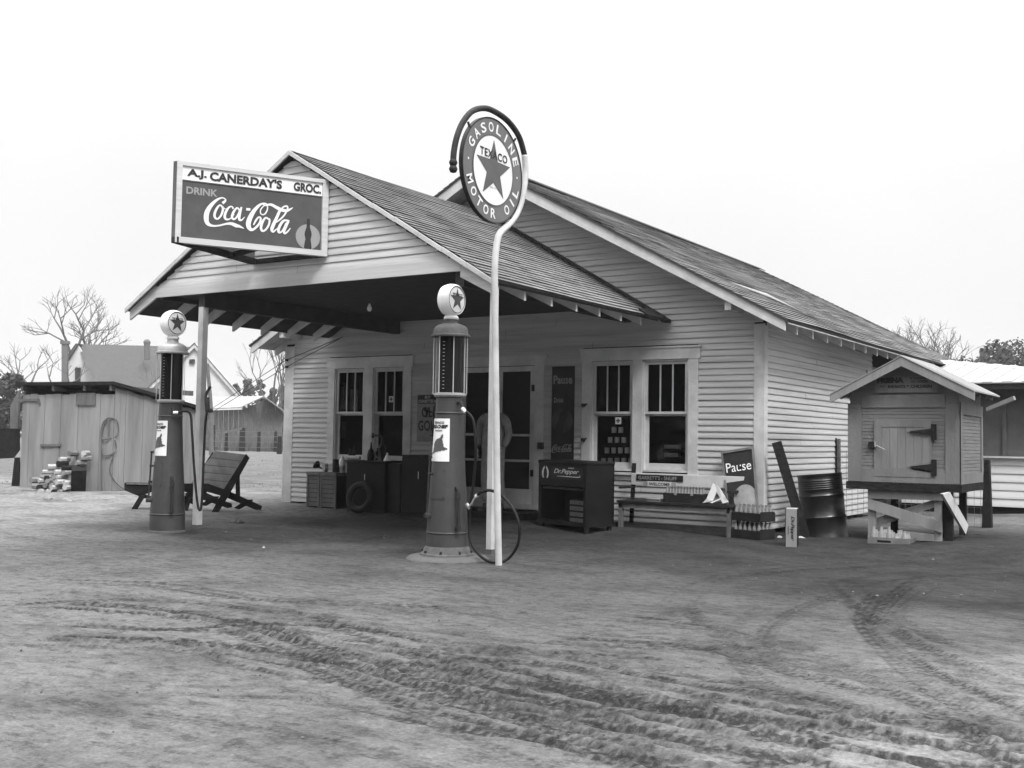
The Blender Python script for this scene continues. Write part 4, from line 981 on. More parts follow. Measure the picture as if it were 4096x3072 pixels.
# ================================================================ ALONG THE LEFT OF THE FRONT WALL
def zg(x, y): return gh(x, y)
gz0 = .07
def tall_crate(x0, x1, y, d, h, label):
    t = thing('wooden_crate', label, 'crate', ((x0+x1)/2, y, gz0), 'tall slatted crates stood on end by the left wall')
    q = MB(); q.box((x0, y+.01, gz0), (x1, y+d, gz0+h-.02)); q.build('sides', 'dark_wood', t)
    n = 7; hh = (h-.06)/n
    q = MB()
    for k in range(n): q.box((x0+.035, y-.004, gz0+.02+k*hh), (x1-.03, y+.01, gz0+.02+(k+1)*hh-.008))
    q.build('slats', 'old_wood', t)
    q = MB(); q.box((x0, y-.014, gz0), (x0+.035, y+.008, gz0+h-.05)); q.box((x1-.03, y-.014, gz0), (x1, y+.008, gz0+h-.05)); q.box((x0-.005, y-.02, gz0+h-.055), (x1+.005, y+d, gz0+h)); q.build('frame', 'old_wood', t)
    return gz0+h
yc = -.62
X_ = lambda px, y=yc: VX(px, 1950, y)
ht = VZ(1280, 1889, yc)-gz0
tall_crate(X_(1228), X_(1279), yc, .34, ht, 'tall slatted crate nearest the corner board with a funnel on top')
tall_crate(X_(1282), X_(1345), yc, .34, ht, 'tall slatted crate against the oil cabinet with cans on top')
ct = gz0+ht
def lathe_thing(name, label, cat, prof, loc, m, group=None, tilt=None, n=20):
    o = single(MB().lathe(prof, (0, 0, 0), n), name, m, label, cat, group, base=(0, 0, 0), smooth=True, autos=40); o.location = loc
    if tilt: o.rotation_euler = tilt
    return o
fun = [(.012, .0), (.014, .05), (.07, .11), (.075, .13), (.068, .13)]
lathe_thing('funnel', 'dark tin funnel lying tipped on the crate nearest the corner board', 'funnel', fun, (X_(1265)-.0, yc+.12, ct+.06), 'dark_metal', 'tin funnels', (0, R(-60), .2))
lathe_thing('round_tin', 'round flat tin stood on edge on the tall crates', 'tin', [(0, 0), (.075, 0), (.078, .01), (.075, .06), (.05, .065), (0, .06)], (X_(1290), yc+.1, ct+.078), 'tin', None, (R(90), 0, R(-30)))
def can(name, label, x, y, z, r, h, m, g='cans and jugs on the cabinets'):
    return lathe_thing(name, label, 'can', [(0, 0), (r, 0), (r, .004), (r*.97, .01), (r*.97, h-.01), (r, h-.004), (r, h), (0, h-.004)], (x, y, z), m, g)
can('oil_can', 'dark lidded can on the right hand tall crate', X_(1316), yc+.16, ct, .062, .22, 'dark_metal')
can('oil_can', 'pale can beside the oil cabinet, topmost on the tall crates', X_(1334), yc+.2, ct+.09, .055, .14, 'paper')
can('oil_can', 'small bright can below the pale one on the tall crates', X_(1336), yc+.2, ct, .05, .09, 'tin')
def cabinet(x0, x1, y, d, h, z0, label, name='oil_cabinet'):
    t = thing(name, label, 'oil tank', ((x0+x1)/2, y, z0))
    q = MB(); q.box((x0, y, z0+.05), (x1, y+d, z0+h-.02)); q.build('tank', 'cab_paint', t, bevel=.012)
    q = MB(); q.box((x0-.012, y-.012, z0+h-.02), (x1+.012, y+d+.01, z0+h+.006)); q.build('lid', 'dark_metal', t, bevel=.004)
    q = MB(); q.box((x0+.02, y+.02, z0-.05), (x1-.02, y+d-.02, z0+.05)); q.build('plinth', 'black_metal', t)
    q = MB(); q.box((x0+.05, y-.006, z0+.12), (x1-.05, y, z0+h-.1)); q.build('front_panel', 'cab_paint', t)
    q = MB(); q.cyl(((x0+x1)/2+.02, y-.035, z0+h*.62), ((x0+x1)/2+.02, y-.035, z0+h*.74), .006, n=6); q.build('handle', 'rod', t)
    return t
mat('cab_paint', .014, .6, .3, 4, .1, 40, spec=.1, dirt=.4)
ya = -.80; zt1 = VZ(1460, 1843, ya)-gz0
t1 = cabinet(X_(1383, ya), X_(1538, ya), ya, .5, zt1, gz0, 'wide dark oil cabinet under the left windows')
yb = -.95; zt2 = VZ(1670, 1822, yb)-.05
t2 = cabinet(X_(1604, yb), X_(1745, yb), yb, .5, zt2, .05, 'taller dark oil tank with a column pump beside the near gas pump')
z1 = gz0+zt1+.006; z2 = .05+zt2+.006
t = thing('dark_box', 'black metal box wedged between the two oil cabinets', 'box', (X_(1572, -.7), -.7, gz0)); MB().box((X_(1545, -.72), -.72, gz0), (X_(1600, -.72), -.3, gz0+zt1-.06)).build('box_body', 'black_metal', t, bevel=.01); MB().box((X_(1543, -.72), -.73, gz0+zt1-.06), (X_(1601, -.72), -.29, gz0+zt1-.03)).build('box_lid', 'dark_metal', t, bevel=.006)
# hand pump on the first cabinet
x = X_(1492, ya); y = ya+.2
t = thing('oil_pump', 'squat black hand pump with a bent spout on the wide oil cabinet', 'hand pump', (x, y, z1), 'hand pumps on the oil cabinets')
q = MB(); q.lathe([(.0, 0), (.07, 0), (.062, .03), (.055, .05), (.055, .18), (.07, .20), (.06, .23), (.03, .26), (.022, .30), (0, .30)], (x, y, z1), 20); q.build('barrel', 'black_metal', t, smooth=True, autos=40)
q = MB(); q.tube([(x, y, z1+.28), (x, y, z1+.36), (x-.04, y, z1+.40), (x-.20, y, z1+.40)], .018); q.build('spout', 'black_metal', t, smooth=True)
q = MB(); q.cyl((x-.2, y, z1+.36), (x-.2, y, z1+.44), .02, n=10); q.build('valve', 'black_metal', t)
# coiled hose and pump head left of it
x = X_(1440, ya); q = MB(); q.lathe([(.0, .05), (.05, .06), (.065, .12), (.05, .2), (.02, .24), (.012, .34), (0, .34)], (x, y+.05, z1-.05), 16); 
t = single(q, 'grease_pump', 'black_metal', 'dark grease pump with a tall stem on the wide oil cabinet', 'hand pump', None, smooth=True)
# column pump on the second
x = X_(1700, yb); y = yb+.22
t = thing('oil_pump', 'tall column hand pump with a side arm standing in front of the cigarette sign', 'hand pump', (x, y, z2), 'hand pumps on the oil cabinets')
q = MB(); q.lathe([(0, 0), (.06, 0), (.05, .03), (.032, .06), (.034, .30), (.045, .33), (.05, .40), (.045, .46), (.03, .5), (.03, .58), (.05, .62), (.046, .68), (.03, .72), (.018, .78), (0, .79)], (x, y, z2), 20); q.build('column', 'black_metal', t, smooth=True, autos=45)
q = MB(); q.cyl((x, y, z2+.66), (x-.17, y, z2+.68), .014, n=8); q.cyl((x-.17, y, z2+.58), (x-.17, y, z2+.74), .014, n=8); q.cyl((x-.17, y-.03, z2+.70), (x-.17, y+.03, z2+.70), .028, n=10); q.build('nozzle_arm', 'black_metal', t)
q = MB(); q.tube([(x+.03, y-.03, z2+.42), (x+.10, y-.05, z2+.42), (x+.11, y-.05, z2+.2), (x+.14, y-.05, z2+.12)], .012); q.cyl((x-.07, y, z2+.30), (x+.07, y, z2+.30), .01, n=8).cyl((x-.06, y, z2+.18), (x+.02, y, z2+.18), .009, n=8); q.build('crank', 'black_metal', t)
# small things on the cabinets
jug = [(0, 0), (.045, 0), (.055, .03), (.052, .08), (.03, .11), (.022, .13), (.026, .15), (0, .15)]
lathe_thing('white_jug', 'small white jug on the left end of the wide oil cabinet', 'jug', jug, (X_(1350, ya), ya+.1, z1-.10), 'white_enamel')
o = single(MB().cyl((0, 0, 0), (.27, 0, 0), .034, n=16), 'paper_roll', 'paper', 'roll of white paper lying on the wide oil cabinet', 'roll', base=(0, 0, 0), smooth=True, autos=40); o.location = (X_(1372, ya), ya+.09, z1+.036)
lathe_thing('funnel', 'pale metal funnel upside down on the wide oil cabinet', 'funnel', [(.06, 0), (.055, .02), (.014, .10), (.012, .13), (.01, .13)], (X_(1530, ya)-.0, ya+.1, z1), 'white_enamel', 'tin funnels')
lathe_thing('funnel', 'tin funnel upside down on the window sill side of the wide oil cabinet', 'funnel', [(.085, 0), (.08, .03), (.014, .12), (.012, .17), (.01, .17)], (X_(1437, ya), ya+.32, z1+.03), 'tin', 'tin funnels')
can('oil_can', 'small pale can at the right end of the wide oil cabinet', X_(1592, -.7), -.5, gz0+zt1-.03, .05, .10, 'tin')
can('oil_can', 'small bright can in front of the squat hand pump', X_(1457, ya), ya+.05, z1, .016, .07, 'paper')
for i_, (dx, dy, rr, hh_) in enumerate(((1478, .30, .03, .16), (1506, .36, .028, .2), (1520, .28, .03, .14), (1552, .2, .04, .12), (1398, .36, .035, .18), (1412, .42, .03, .22))):
    lathe_thing('oil_bottle', 'dark oil bottle among those standing at the back of the wide cabinet', 'bottle', [(0, 0), (rr, 0), (rr, hh_*.6), (rr*.4, hh_*.8), (rr*.35, hh_), (0, hh_)], (X_(dx, ya+dy), ya+dy, z1-(.06 if dx > 1545 else 0)), 'dark_metal', 'oil bottles on the wide cabinet', n=12)
# old tyre leaning on the cabinet
q = MB(); prof = [(.20+.055*math.cos(a), .05*math.sin(a)) for a in [2*math.pi*i/14 for i in range(15)]]; q.lathe(prof, (0, 0, 0), 40, ax=1)
o = single(q, 'car_tyre', 'hose', 'black tyre leaning on the front of the wide oil cabinet', 'tyre', base=(0, 0, 0), smooth=True); o.location = (X_(1462, ya), ya-.13, gz0+.235); o.rotation_euler = (R(-12), 0, R(6))
# ================================================================ COOLER
Bc = G(2343, 2132, .03); Ac = G(2152, 2108, .03)
u = (Ac-Bc); u.z = 0; u.normalize(); w_ = Vector((u.y, -u.x, 0)); w_ = w_ if w_.y > 0 else -w_
Lf = ((Ac-Bc).to_2d()).length
top = PL(2340, 1846, Bc, (CAMP-Bc).to_2d().to_3d()).z
def dep(px): # depth along w_ where the right rear edge falls on pixel column px
    for k in range(1, 200):
        p = Bc+w_*k*.01; c = CAMR.transposed() @ (p-CAMP)
        if 2048+FOC*c.x/-c.z > px: return k*.01
    return 1
Dp = min(dep(2455), .8)
cm = Matrix((( -u.x, w_.x, 0, Bc.x), (-u.y, w_.y, 0, Bc.y), (0, 0, 1, .03), (0, 0, 0, 1)))  # local x: towards the right corner, y: depth
Hc = top-.03
cool = thing('drink_cooler', 'dark soft drink cooler chest with a lettered front panel right of the doorway', 'cooler', tuple(Bc-Vector((0, 0, 0))))
mat('cooler_paint', .009, .5, .3, 5, .06, 40, spec=.12, dirt=.3)
MB(cm).box((-Lf, 0, .07), (0, .03, .13)).box((-Lf, 0, .60), (0, .03, Hc-.05)).box((-Lf, 0, .13), (-Lf+.06, .03, .60)).box((-.06, 0, .13), (0, .03, .60)).build('front', 'cooler_paint', cool)
MB(cm).box((-.03, .03, .07), (0, Dp, Hc-.05)).box((-Lf, .03, .07), (-Lf+.03, Dp, Hc-.05)).box((-Lf, Dp-.03, .07), (0, Dp, Hc-.05)).box((-Lf+.03, .03, .07), (-.03, Dp-.03, .10)).build('cabinet', 'cooler_paint', cool)
MB(cm).box((-Lf-.012, -.012, Hc-.05), (.012, Dp+.01, Hc)).build('lid', 'cooler_paint', cool, bevel=.012)
MB(cm).box((-Lf+.03, .03, .55), (-.03, Dp-.03, .58)).build('shelf', 'black_metal', cool)
for a, b_ in ((-Lf+.02, .02), (-.07, .02), (-Lf+.02, Dp-.07), (-.07, Dp-.07)): MB(cm).box((a, b_, -.05), (a+.05, b_+.05, .07)).build('leg', 'black_metal', cool)
cf = lambda u_, v_, d=0: cm @ Vector((-Lf+u_, -.004-d, v_))
q = MB(); put(q, rect2d(.27*Lf, Hc-.26, .93*Lf, Hc-.09), lambda a, b: cf(a, b)); q.build('name_panel', 'faded_dark', cool)
q = MB()
for s in (-1, 1):
    vs = [(.15*Lf+s*.045*Lf*k, z) for k, z in ((.35, Hc-.08), (1.1, Hc-.11), (1.65, Hc-.16), (1.6, Hc-.21), (1.15, Hc-.25), (.6, Hc-.25), (.9, Hc-.2), (.7, Hc-.14), (.3, Hc-.11))]
    q.add([cf(a, b, .001) for a, b in vs], [(0, 1, 8), (1, 7, 8), (1, 2, 7), (2, 6, 7), (2, 3, 6), (3, 4, 6), (4, 5, 6)])
q.build('oval_emblem', 'sign_letter', cool)
q = MB(); put(q, fit(text2d('Dr.Pepper', .1, .001, .35, .9), .52*Lf, .08), lambda a, b: cf(.595*Lf+a, Hc-.155+b, .002))
ribbon(q, [(.40*Lf, Hc-.217, .004), (.6*Lf, Hc-.216, .010), (.8*Lf, Hc-.218, .010), (.875*Lf, Hc-.212, .010), (.87*Lf, Hc-.19, .005)], lambda a, b: cf(a, b, .0025))
put(q, fit(text2d('DRINK', .1, .003), .12*Lf, .016), lambda a, b: cf(.70*Lf+a, Hc-.10+b, .002)); q.build('lettering', 'faded_letter2' if 'faded_letter2' in MATS else 'sign_letter', cool)
bx = thing('wooden_crate', 'small slatted crate stored in the open bottom of the cooler', 'crate', tuple(cm @ Vector((-.2, .1, .10))))
MB(cm).box((-.33*Lf-.05, .06, .10), (-.05*Lf-.05, .30, .42)).build('slats', 'dark_wood', bx); 
for k in range(4): MB(cm).box((-.34*Lf-.05, .05, .12+k*.08), (-.04*Lf-.05, .06, .175+k*.08)).build('slat', 'old_wood', bx)
# ================================================================ BENCH AND WHAT LIES ON IT
mb = MB(); mb.prism([(-3.0, -.02, 0), (.02, -.02, 0), (.02, -.40, 0), (-2.9, -.44, 0)], (0, 0, .115)); o = mb.build('walkway', 'concrete'); tag(o, 'low packed strip of concrete along the wall under the bench', None, None, 'structure')
by = -.62
xs0, xs1 = VX(2466, 1995, by), VX(2925, 2005, by); zs = .44
bench = thing('bench', 'low wooden bench with a white painted back board under the right windows', 'bench', ((xs0+xs1)/2, by, 0))
for k in range(3): MB().box((xs0, by+.125*k, zs-.035), (xs1, by+.125*k+.115, zs)).build('seat_board', 'dark_wood', bench, bevel=.003)
MB().box((xs0+.03, by+.02, zs-.10), (xs1-.03, by+.045, zs-.035)).build('apron', 'old_wood', bench)
for x in (xs0+.02, xs1-.07):
    MB().box((x, by+.02, -.02), (x+.055, by+.075, zs-.035)).build('leg', 'old_wood', bench)
    MB().prism([(x, by+.34, .0), (x+.05, by+.34, .0), (x+.05, by+.42, .95), (x, by+.42, .95)], (0, .04, 0)).build('leg', 'dark_wood', bench)
    MB().box((x, by+.02, .60), (x+.05, by+.40, .63)).build('armrest', 'dark_wood', bench)
ybk = by+.385
bw0, bw1 = VX(2527, 1920, ybk), VX(2978, 1920, ybk); bz1, bz0 = VZ(2750, 1899, ybk), VZ(2750, 1947, ybk)
MB().box((bw0, ybk-.022, bz0), (bw1, ybk, bz1)).build('back_board', 'trim', bench, bevel=.003)
yk = ybk-.024
t = thing('snuff_sign', 'narrow dark snuff sign tacked on the white bench back', 'sign', (VX(2640, 1912, yk), yk, VZ(2640, 1925, yk)))
a0, a1, c0_, c1_ = VX(2546, 1912, yk), VX(2733, 1912, yk), VZ(2640, 1925, yk), VZ(2640, 1900, yk)
MB().box((a0, yk-.006, c0_), (a1, yk, c1_)).build('panel', 'faded_dark', t)
lett(t, "GARRETT'S - SNUFF", (a0+a1)/2-.03, (c0_+c1_)/2, (a1-a0)*.82, (c1_-c0_)*.62, yk-.009, 'bucket_grey', .002)
t = thing('welcome_sign', 'small white welcome sign with rounded ends on the bench back', 'sign', (VX(2638, 1936, yk), yk, VZ(2638, 1946, yk)))
a0, a1, c0_, c1_ = VX(2592, 1936, yk), VX(2686, 1936, yk), VZ(2638, 1947, yk), VZ(2638, 1926, yk)
MB().box((a0, yk-.012, c0_), (a1, yk-.006, c1_)).build('panel', 'trim', t)
for xx in (a0-.035, a1+.035): MB().cyl((xx, yk-.004, (c0_+c1_)/2), (xx, yk-.012, (c0_+c1_)/2), (c1_-c0_)*.5, n=20).build('end_roundel', 'bucket_grey', t)
lett(t, 'WELCOME', (a0+a1)/2, (c0_+c1_)/2, (a1-a0)*.88, (c1_-c0_)*.58, yk-.015, 'letter_dark', .003)
# bottle case on the seat with its bottles
def make_bottle(loc, label, group, h=.20, m='bottle_glass'):
    pr = [(0, 0), (.026, 0), (.029, .01), (.028, .05), (.024, .075), (.029, .105), (.026, .125), (.013, .165), (.0115, .19), (.0135, .192), (.0135, .2), (0, .2)]
    return lathe_thing('glass_bottle', label, 'bottle', [(r, z*h/.2) for r, z in pr], loc, m, group, n=12)
yq = by+.10
x0, x1 = VX(2653, 2000, yq), VX(2806, 2000, yq); zq = VZ(2730, 1974, yq)
t = thing('bottle_case', 'dark wooden bottle case on the bench seat with a row of bottle necks above it', 'crate', ((x0+x1)/2, yq, zs)); 
q = MB(); q.box((x0, yq, zs), (x1, yq+.012, zq)); q.box((x0, yq+.20, zs), (x1, yq+.212, zq)); q.box((x0, yq+.012, zs), (x0+.014, yq+.2, zq)); q.box((x1-.014, yq+.012, zs), (x1, yq+.2, zq)); q.box((x0+.014, yq+.012, zs), (x1-.014, yq+.2, zs+.012)); q.build('case', 'dark_wood', t)
for xx in ((x0+x1)/2-.1, (x0+x1)/2+.14): MB().box((xx-.02, yq-.003, zs+.10), (xx+.02, yq, zs+.13)).build('label_patch', 'bucket_grey', t)
bproto = None
def add_bottle(loc, label, group):
    global bproto
    if bproto is None: bproto = make_bottle(loc, label, group); return bproto
    c = bproto.copy(); link(c); c.location = loc; c['label'] = label; c['group'] = group; return c
for k in range(12):
    for j in range(2): add_bottle((x0+.035+(x1-x0-.07)*k/11, yq+.055+j*.09, zs+.013+max(0, zq-zs-.13)), 'empty soda bottle standing in the dark case on the bench', 'bottles in the case on the bench')
t = single(MB().box((VX(2590, 2000, yq), yq-.02, zs), (VX(2640, 2000, yq), yq+.16, zs+.03)).box((VX(2587, 2000, yq), yq-.03, zs+.03), (VX(2642, 2000, yq), yq+.17, zs+.038)), 'flat_box', 'bucket_grey', 'flat box lying on the bench seat left of the bottle case', 'box')
# folded newspapers standing like a tent
def sheet(name, pts, m, label):
    q = MB(); P = [V(a, b, 1, by+.05+d) for a, b, d in pts]; q.prism(P, (.004, .006, 0)); return single(q, name, m, label, 'newspaper')
sheet('newspaper', [(2810, 2012, -.02), (2826, 1995, .0), (2852, 1933, .15), (2868, 1960, .1), (2850, 2004, 0)], 'paper', 'crumpled newspaper leaning up against the bottle case')
sheet('newspaper', [(2852, 1935, .16), (2878, 1952, .1), (2913, 2008, -.0), (2890, 2014, -.02), (2876, 1985, .05)], 'paper', 'folded white newspaper at the right end of the bench seat')
sheet('newspaper', [(2840, 2010, .0), (2884, 1992, .02), (2886, 1996, .02), (2846, 2013, .0)], 'white_enamel', 'thin rolled newspaper lying on the bench seat')
# cartons stacked in the window
wy = .10
rows = ((1, 2473, 1683, 22), (2, 2465, 1719, 17), (3, 2463, 1759, 16), (4, 2463, 1801, 17), (5, 2463, 1843, 17))
for n_, cx_, cy_, s_ in rows:
    for k in range(n_):
        if n_ == 1: continue
        px = cx_+(k-(n_-1)/2)*27; c = V(px, cy_, 1, wy); z0 = c.z-.045
        g_ = single(MB().cyl((c.x, wy+.04, z0), (c.x, wy+.04, z0+.085), .036, n=14), 'tin_can', 'white_enamel', 'pale tin stacked in the pyramid behind the right window glass', 'tin', 'tins stacked in the window', smooth=True, autos=40)
for zi in (1740, 1781, 1823, 1864):
    c = V(2463, zi, 1, wy); MB().box((-2.62, wy, c.z-.012), (-2.0, wy+.1, c.z-.004)).build('display_shelf', 'dark_inside', store)
for (px, py, nm) in ((2473, 1683, 'small white card with a dark cross on the window above the stacked tins'), (1565, 1597, 'small white card with a dark cross on the upper left window glass')):
    c = V(px, py, 1, .005); t = thing('window_card', nm, 'card', (c.x, .005, c.z-.045)); MB().box((c.x-.047, .002, c.z-.05), (c.x+.047, .006, c.z+.05)).build('card', 'trim', t)
    MB().box((c.x-.011, .0, c.z-.032), (c.x+.011, .0015, c.z+.032)).box((c.x-.032, .0, c.z-.011), (c.x-.0112, .0015, c.z+.011)).box((c.x+.0112, .0, c.z-.011), (c.x+.032, .0015, c.z+.011)).build('cross', 'letter_dark', t)
for py in (1785, 1818):
    c = V(2690, py, 1, .25); single(MB().box((c.x-.11, .2, c.z-.035), (c.x+.11, .3, c.z+.02)), 'carton', 'bucket_grey', 'flat pale carton on a shelf behind the far right window pane', 'carton', 'cartons behind the right window')
for (px, py, w2, h2) in ((1418, 1605, .11, .42), (1370, 1600, .05, .5), (1375, 1720, .05, .3)):
    c = V(px, py, 1, .3); MB().box((c.x-w2, .3, c.z-h2/2), (c.x+w2*.6, .31, c.z+h2/2)).build('reflection_board', 'bucket_grey', store)  # pale boards behind the left panes stand in for reflections on the glass
# ================================================================ CRATES, DRUM AND LUMBER AT THE CORNER
K0 = G(3033, 2172); 
da = (G(2962, 2158)-K0).to_2d(); db = (G(3106, 2150)-K0).to_2d()
e1 = Vector((-.86, .10, 0)); e2 = Vector((-.116*-1, .99, 0)); ang = math.atan2(.12, -1)
e1 = Vector((-1, .30, 0)).normalized(); e2 = Vector((.30, 1, 0)).normalized()
def soda_crate(o, label, z):
    t = thing('soda_crate', label, 'crate', (o.x, o.y, z), 'soda crates at the store corner')
    m = Matrix(((e1.x, e2.x, 0, o.x), (e1.y, e2.y, 0, o.y), (0, 0, 1, z), (0, 0, 0, 1))); w, d, h = .46, .31, .11
    for a, b_ in (((0, 0, 0), (w, .012, h)), ((0, d-.012, 0), (w, d, h)), ((0, .012, 0), (.014, d-.012, h+.02)), ((w-.014, .012, 0), (w, d-.012, h+.02))): MB(m).box(a, b_).build('side', 'dark_wood', t)
    MB(m).box((.014, .012, 0), (w-.014, d-.012, .01)).build('bottom', 'dark_wood', t)
    for i in range(6):
        for j in range(4):
            p = m @ Vector((.045+i*.074, .042+j*.075, .012)); add_bottle(p, 'empty soda bottle in the two stacked crates by the corner board', 'bottles in the corner crates')
K0 = G(3040, 2170)
soda_crate(K0, 'lower bottle crate on the ground by the corner board', .03); soda_crate(K0+Vector((.0, .015, 0)), 'upper bottle crate stacked on another by the corner board', .252)
# white advertising carton standing on end
c = G(3165, 2192)
m = Matrix.Translation((c.x, c.y, 0)) @ Matrix.Rotation(R(16), 4, 'Z')
t = thing('soda_case', 'narrow whitewashed soda case stood on end beside the drum', 'crate', (c.x, c.y, 0)); hh = VZ(3165, 2036, c.y)
MB(m).box((-.065, 0, 0), (.065, .018, hh)).build('bottom_board', 'grey_board', t)
MB(m).box((-.075, .0, 0), (-.055-.011, .30, hh)).box((.066, .018, 0), (.075, .30, hh)).build('side', 'dark_wood', t); MB(m).box((-.066, .018, hh-.014), (.066, .30, hh)).build('end_board', 'grey_board', t)
q = MB(); put(q, fit(text2d('Dr.Pepper', .1, .004, .3, .85), .30, .05), lambda a, b: m @ Vector((.012+b, -.003, .235-a))); q.build('lettering', 'letter_dark', t)
q = MB(); put(q, fit(text2d('DRINK', .1, .003), .10, .014), lambda a, b: m @ Vector((-.035+b, -.003, .21-a))); q.build('lettering', 'letter_dark', t)
def rag(px, py, w, h, label, m_='paper'):
    c = G(px, py); q = MB(); n = 10
    vs = []; rs = random.Random(px)
    for j in range(4):
        for i in range(n):
            a = 2*math.pi*i/n; r = (1, .92, .6, .2)[j]*rs.uniform(.75, 1.2); vs.append((c.x+w*r*math.cos(a), c.y+w*r*.6*math.sin(a), (0, .4, .8, 1)[j]*h*rs.uniform(.8, 1.2)))
    fs = [(j*n+i, j*n+(i+1) % n, (j+1)*n+(i+1) % n, (j+1)*n+i) for j in range(3) for i in range(n)]+[tuple(range(3*n, 4*n))]
    q.add(vs, fs); return single(q, 'crumpled_paper', m_, label, 'paper', 'crumpled papers on the ground')
rag(3118, 2160, .05, .05, 'crumpled white paper left of the white soda case'); rag(3205, 2162, .10, .05, 'crumpled white paper between the soda case and the drum'); rag(3200, 2105, .08, .03, 'white scrap of paper behind the soda case', 'white_enamel')
rag(3850, 2192, .09, .02, 'flat white scrap on the ground by the stand leg'); rag(1055, 2192, .02, .02, 'small pale scrap in the yard near the black rag')
q = MB(); c = G(948, 2092); 
o = rag(945, 2093, .13, .05, 'small black rag on the dirt right of the left canopy post', 'black_metal'); o['category'] = 'rag'
# steel drum leaning on the wall
b0 = Vector((.78, .42, .0)); ax = (V(3276, 1888, 1, .50)-V(3302, 2152, 1, .50)); ax = ax.normalized(); 
b0 = V(3302, 2152, 1, .50)
t = thing('oil_drum', 'black steel drum tilted against the side wall', 'drum', tuple(b0))
rot = Vector((0, 0, 1)).rotation_difference(ax).to_matrix().to_4x4(); m = Matrix.Translation(b0) @ rot; r = .29; Hd = .86
q = MB(m); prof = [(0, .0), (r-.015, 0), (r+.006, 0), (r+.006, .02), (r, .03), (r, Hd*.33-.02), (r+.014, Hd*.33), (r, Hd*.33+.02), (r, Hd*.66-.02), (r+.014, Hd*.66), (r, Hd*.66+.02)]
for k in range(5): prof += [(r, Hd*.76+k*.028), (r+.004, Hd*.765+k*.028), (r, Hd*.77+k*.028)]
prof += [(r, Hd-.03), (r+.006, Hd-.02), (r+.006, Hd), (r-.012, Hd), (r-.014, Hd-.02), (0, Hd-.02)]
q.lathe(prof, (0, 0, 0), 48); q.build('shell', 'drum', t, smooth=True, autos=50)
MB(m).cyl((.15, 0, Hd-.02), (.15, 0, Hd), .03, n=12).build('bung', 'dark_metal', t)
# heavy plank leaning on the corner
a = V(3106, 1768, 1, -.06); b_ = V(3222, 2150, 1, .10)
o = single(MB().beam(b_, a, .13, .05, up=(.3, -1, .2)), 'plank', 'dark_wood', 'thick dark plank leaning from the drum up to the corner board', 'plank')
# fence post and wire mesh fence beside the store
q = V(3345, 1752, 1, 3.2); qx = q.x
t = thing('fence_post', 'rough dark post standing against the side wall behind the drum', 'post', (qx, 3.2, 0), 'fence posts beside the store'); MB().box((qx-.055, 3.15, -.1), (qx+.02, 3.22, q.z)).build('post', 'dark_wood', t, bevel=.012); MB().box((qx+.022, 3.15, -.1), (qx+.075, 3.2, q.z-.01)).build('split_face', 'old_wood', t, bevel=.008)
c2 = G(3950, 2125, .03); tz = V(3950, 1838, 1, c2.y).z
t = single(MB().prism([(c2.x-.075, c2.y-.06, -.1), (c2.x+.075, c2.y-.06, -.1), (c2.x+.04, c2.y-.06, tz), (c2.x-.035, c2.y-.06, tz)], (0, .11, 0)), 'fence_post', 'dark_wood', 'thick dark post right of the slatted box stand', 'post', 'fence posts beside the store', bevel=.008)
def mesh_fence(a, b_, h, sx, sz, label, r=.003, z0=.08):
    a = Vector(a); b_ = Vector(b_); L_ = (b_-a).length; q = MB(); n = int(L_/sx)
    for k in range(n+1):
        p = a.lerp(b_, k/n); q.cyl((p.x, p.y, z0), (p.x, p.y, h), r, n=4, caps=False)
    for k in range(int((h-z0)/sz)+1):
        z = z0+k*sz; n2 = 8
        for j in range(n2):
            p, p2 = a.lerp(b_, j/n2), a.lerp(b_, (j+1)/n2); q.cyl((p.x, p.y, z+.01*math.sin(j*1.7+k)), (p2.x, p2.y, z+.01*math.sin((j+1)*1.7+k)), r, n=4, caps=False)
    return single(q, 'wire_fence', 'wire', label, 'fence')
mesh_fence((qx, 3.14, 0), (c2.x, c2.y, 0), 1.18, .09, .14, 'sagging square wire mesh between the two dark posts')
# ================================================================ SLATTED BOX ON ITS STAND
fy = .2; bxl, bxr = VX(3396, 1800, fy), VX(3841, 1800, fy); bz0, bz1 = .79, 1.80; bd = 1.42
box = thing('ice_house', 'small gabled wooden ice box with a hinged door on a trestle stand', 'ice box', ((bxl+bxr)/2, fy+bd/2, bz0))
mat('box_door', .17, .85, .2, 6, .4, 50, stretch=(1, 1, .15), dirt=.3); mat('box_paint', .15, .8, .16, 6, .3, 50, stretch=(1, 1, .3), dirt=.2); mat('box_slat', .16, .8, .2, 5, .3, 60, stretch=(.5, .5, 6), dirt=.2)
P_ = lambda px, y=fy: VX(px, 1800, y)
Zp = lambda py, y=fy: VZ(3620, py, y)
q = MB(); q.box((bxl+.01, fy+.012, bz0), (bxr-.01, fy+bd, bz1)); q.build('body', 'box_slat', box)
rxm = VX(3597, 1426, fy-.22); rzm = VZ(3597, 1426, fy-.22); exl = VX(3318, 1567, fy-.22); exr = VX(3898, 1580, fy-.22); ezl = VZ(3318, 1567, fy-.22); ezr = VZ(3898, 1580, fy-.22)
rxm = (exl+exr)/2+.02; ez = (ezl+ezr)/2; slp = (rzm-ez)/((exr-exl)/2)
rz_ = lambda x: rzm-slp*abs(x-rxm)
MB().prism([(bxl+.012, fy+.012, bz1+.001), (bxr-.012, fy+.012, bz1+.001), (bxr-.012, fy+.012, rz_(bxr)-.05), (rxm, fy+.012, rzm-.06), (bxl+.012, fy+.012, rz_(bxl)-.05)], (0, bd-.02, 0)).build('gable', 'box_slat', box)
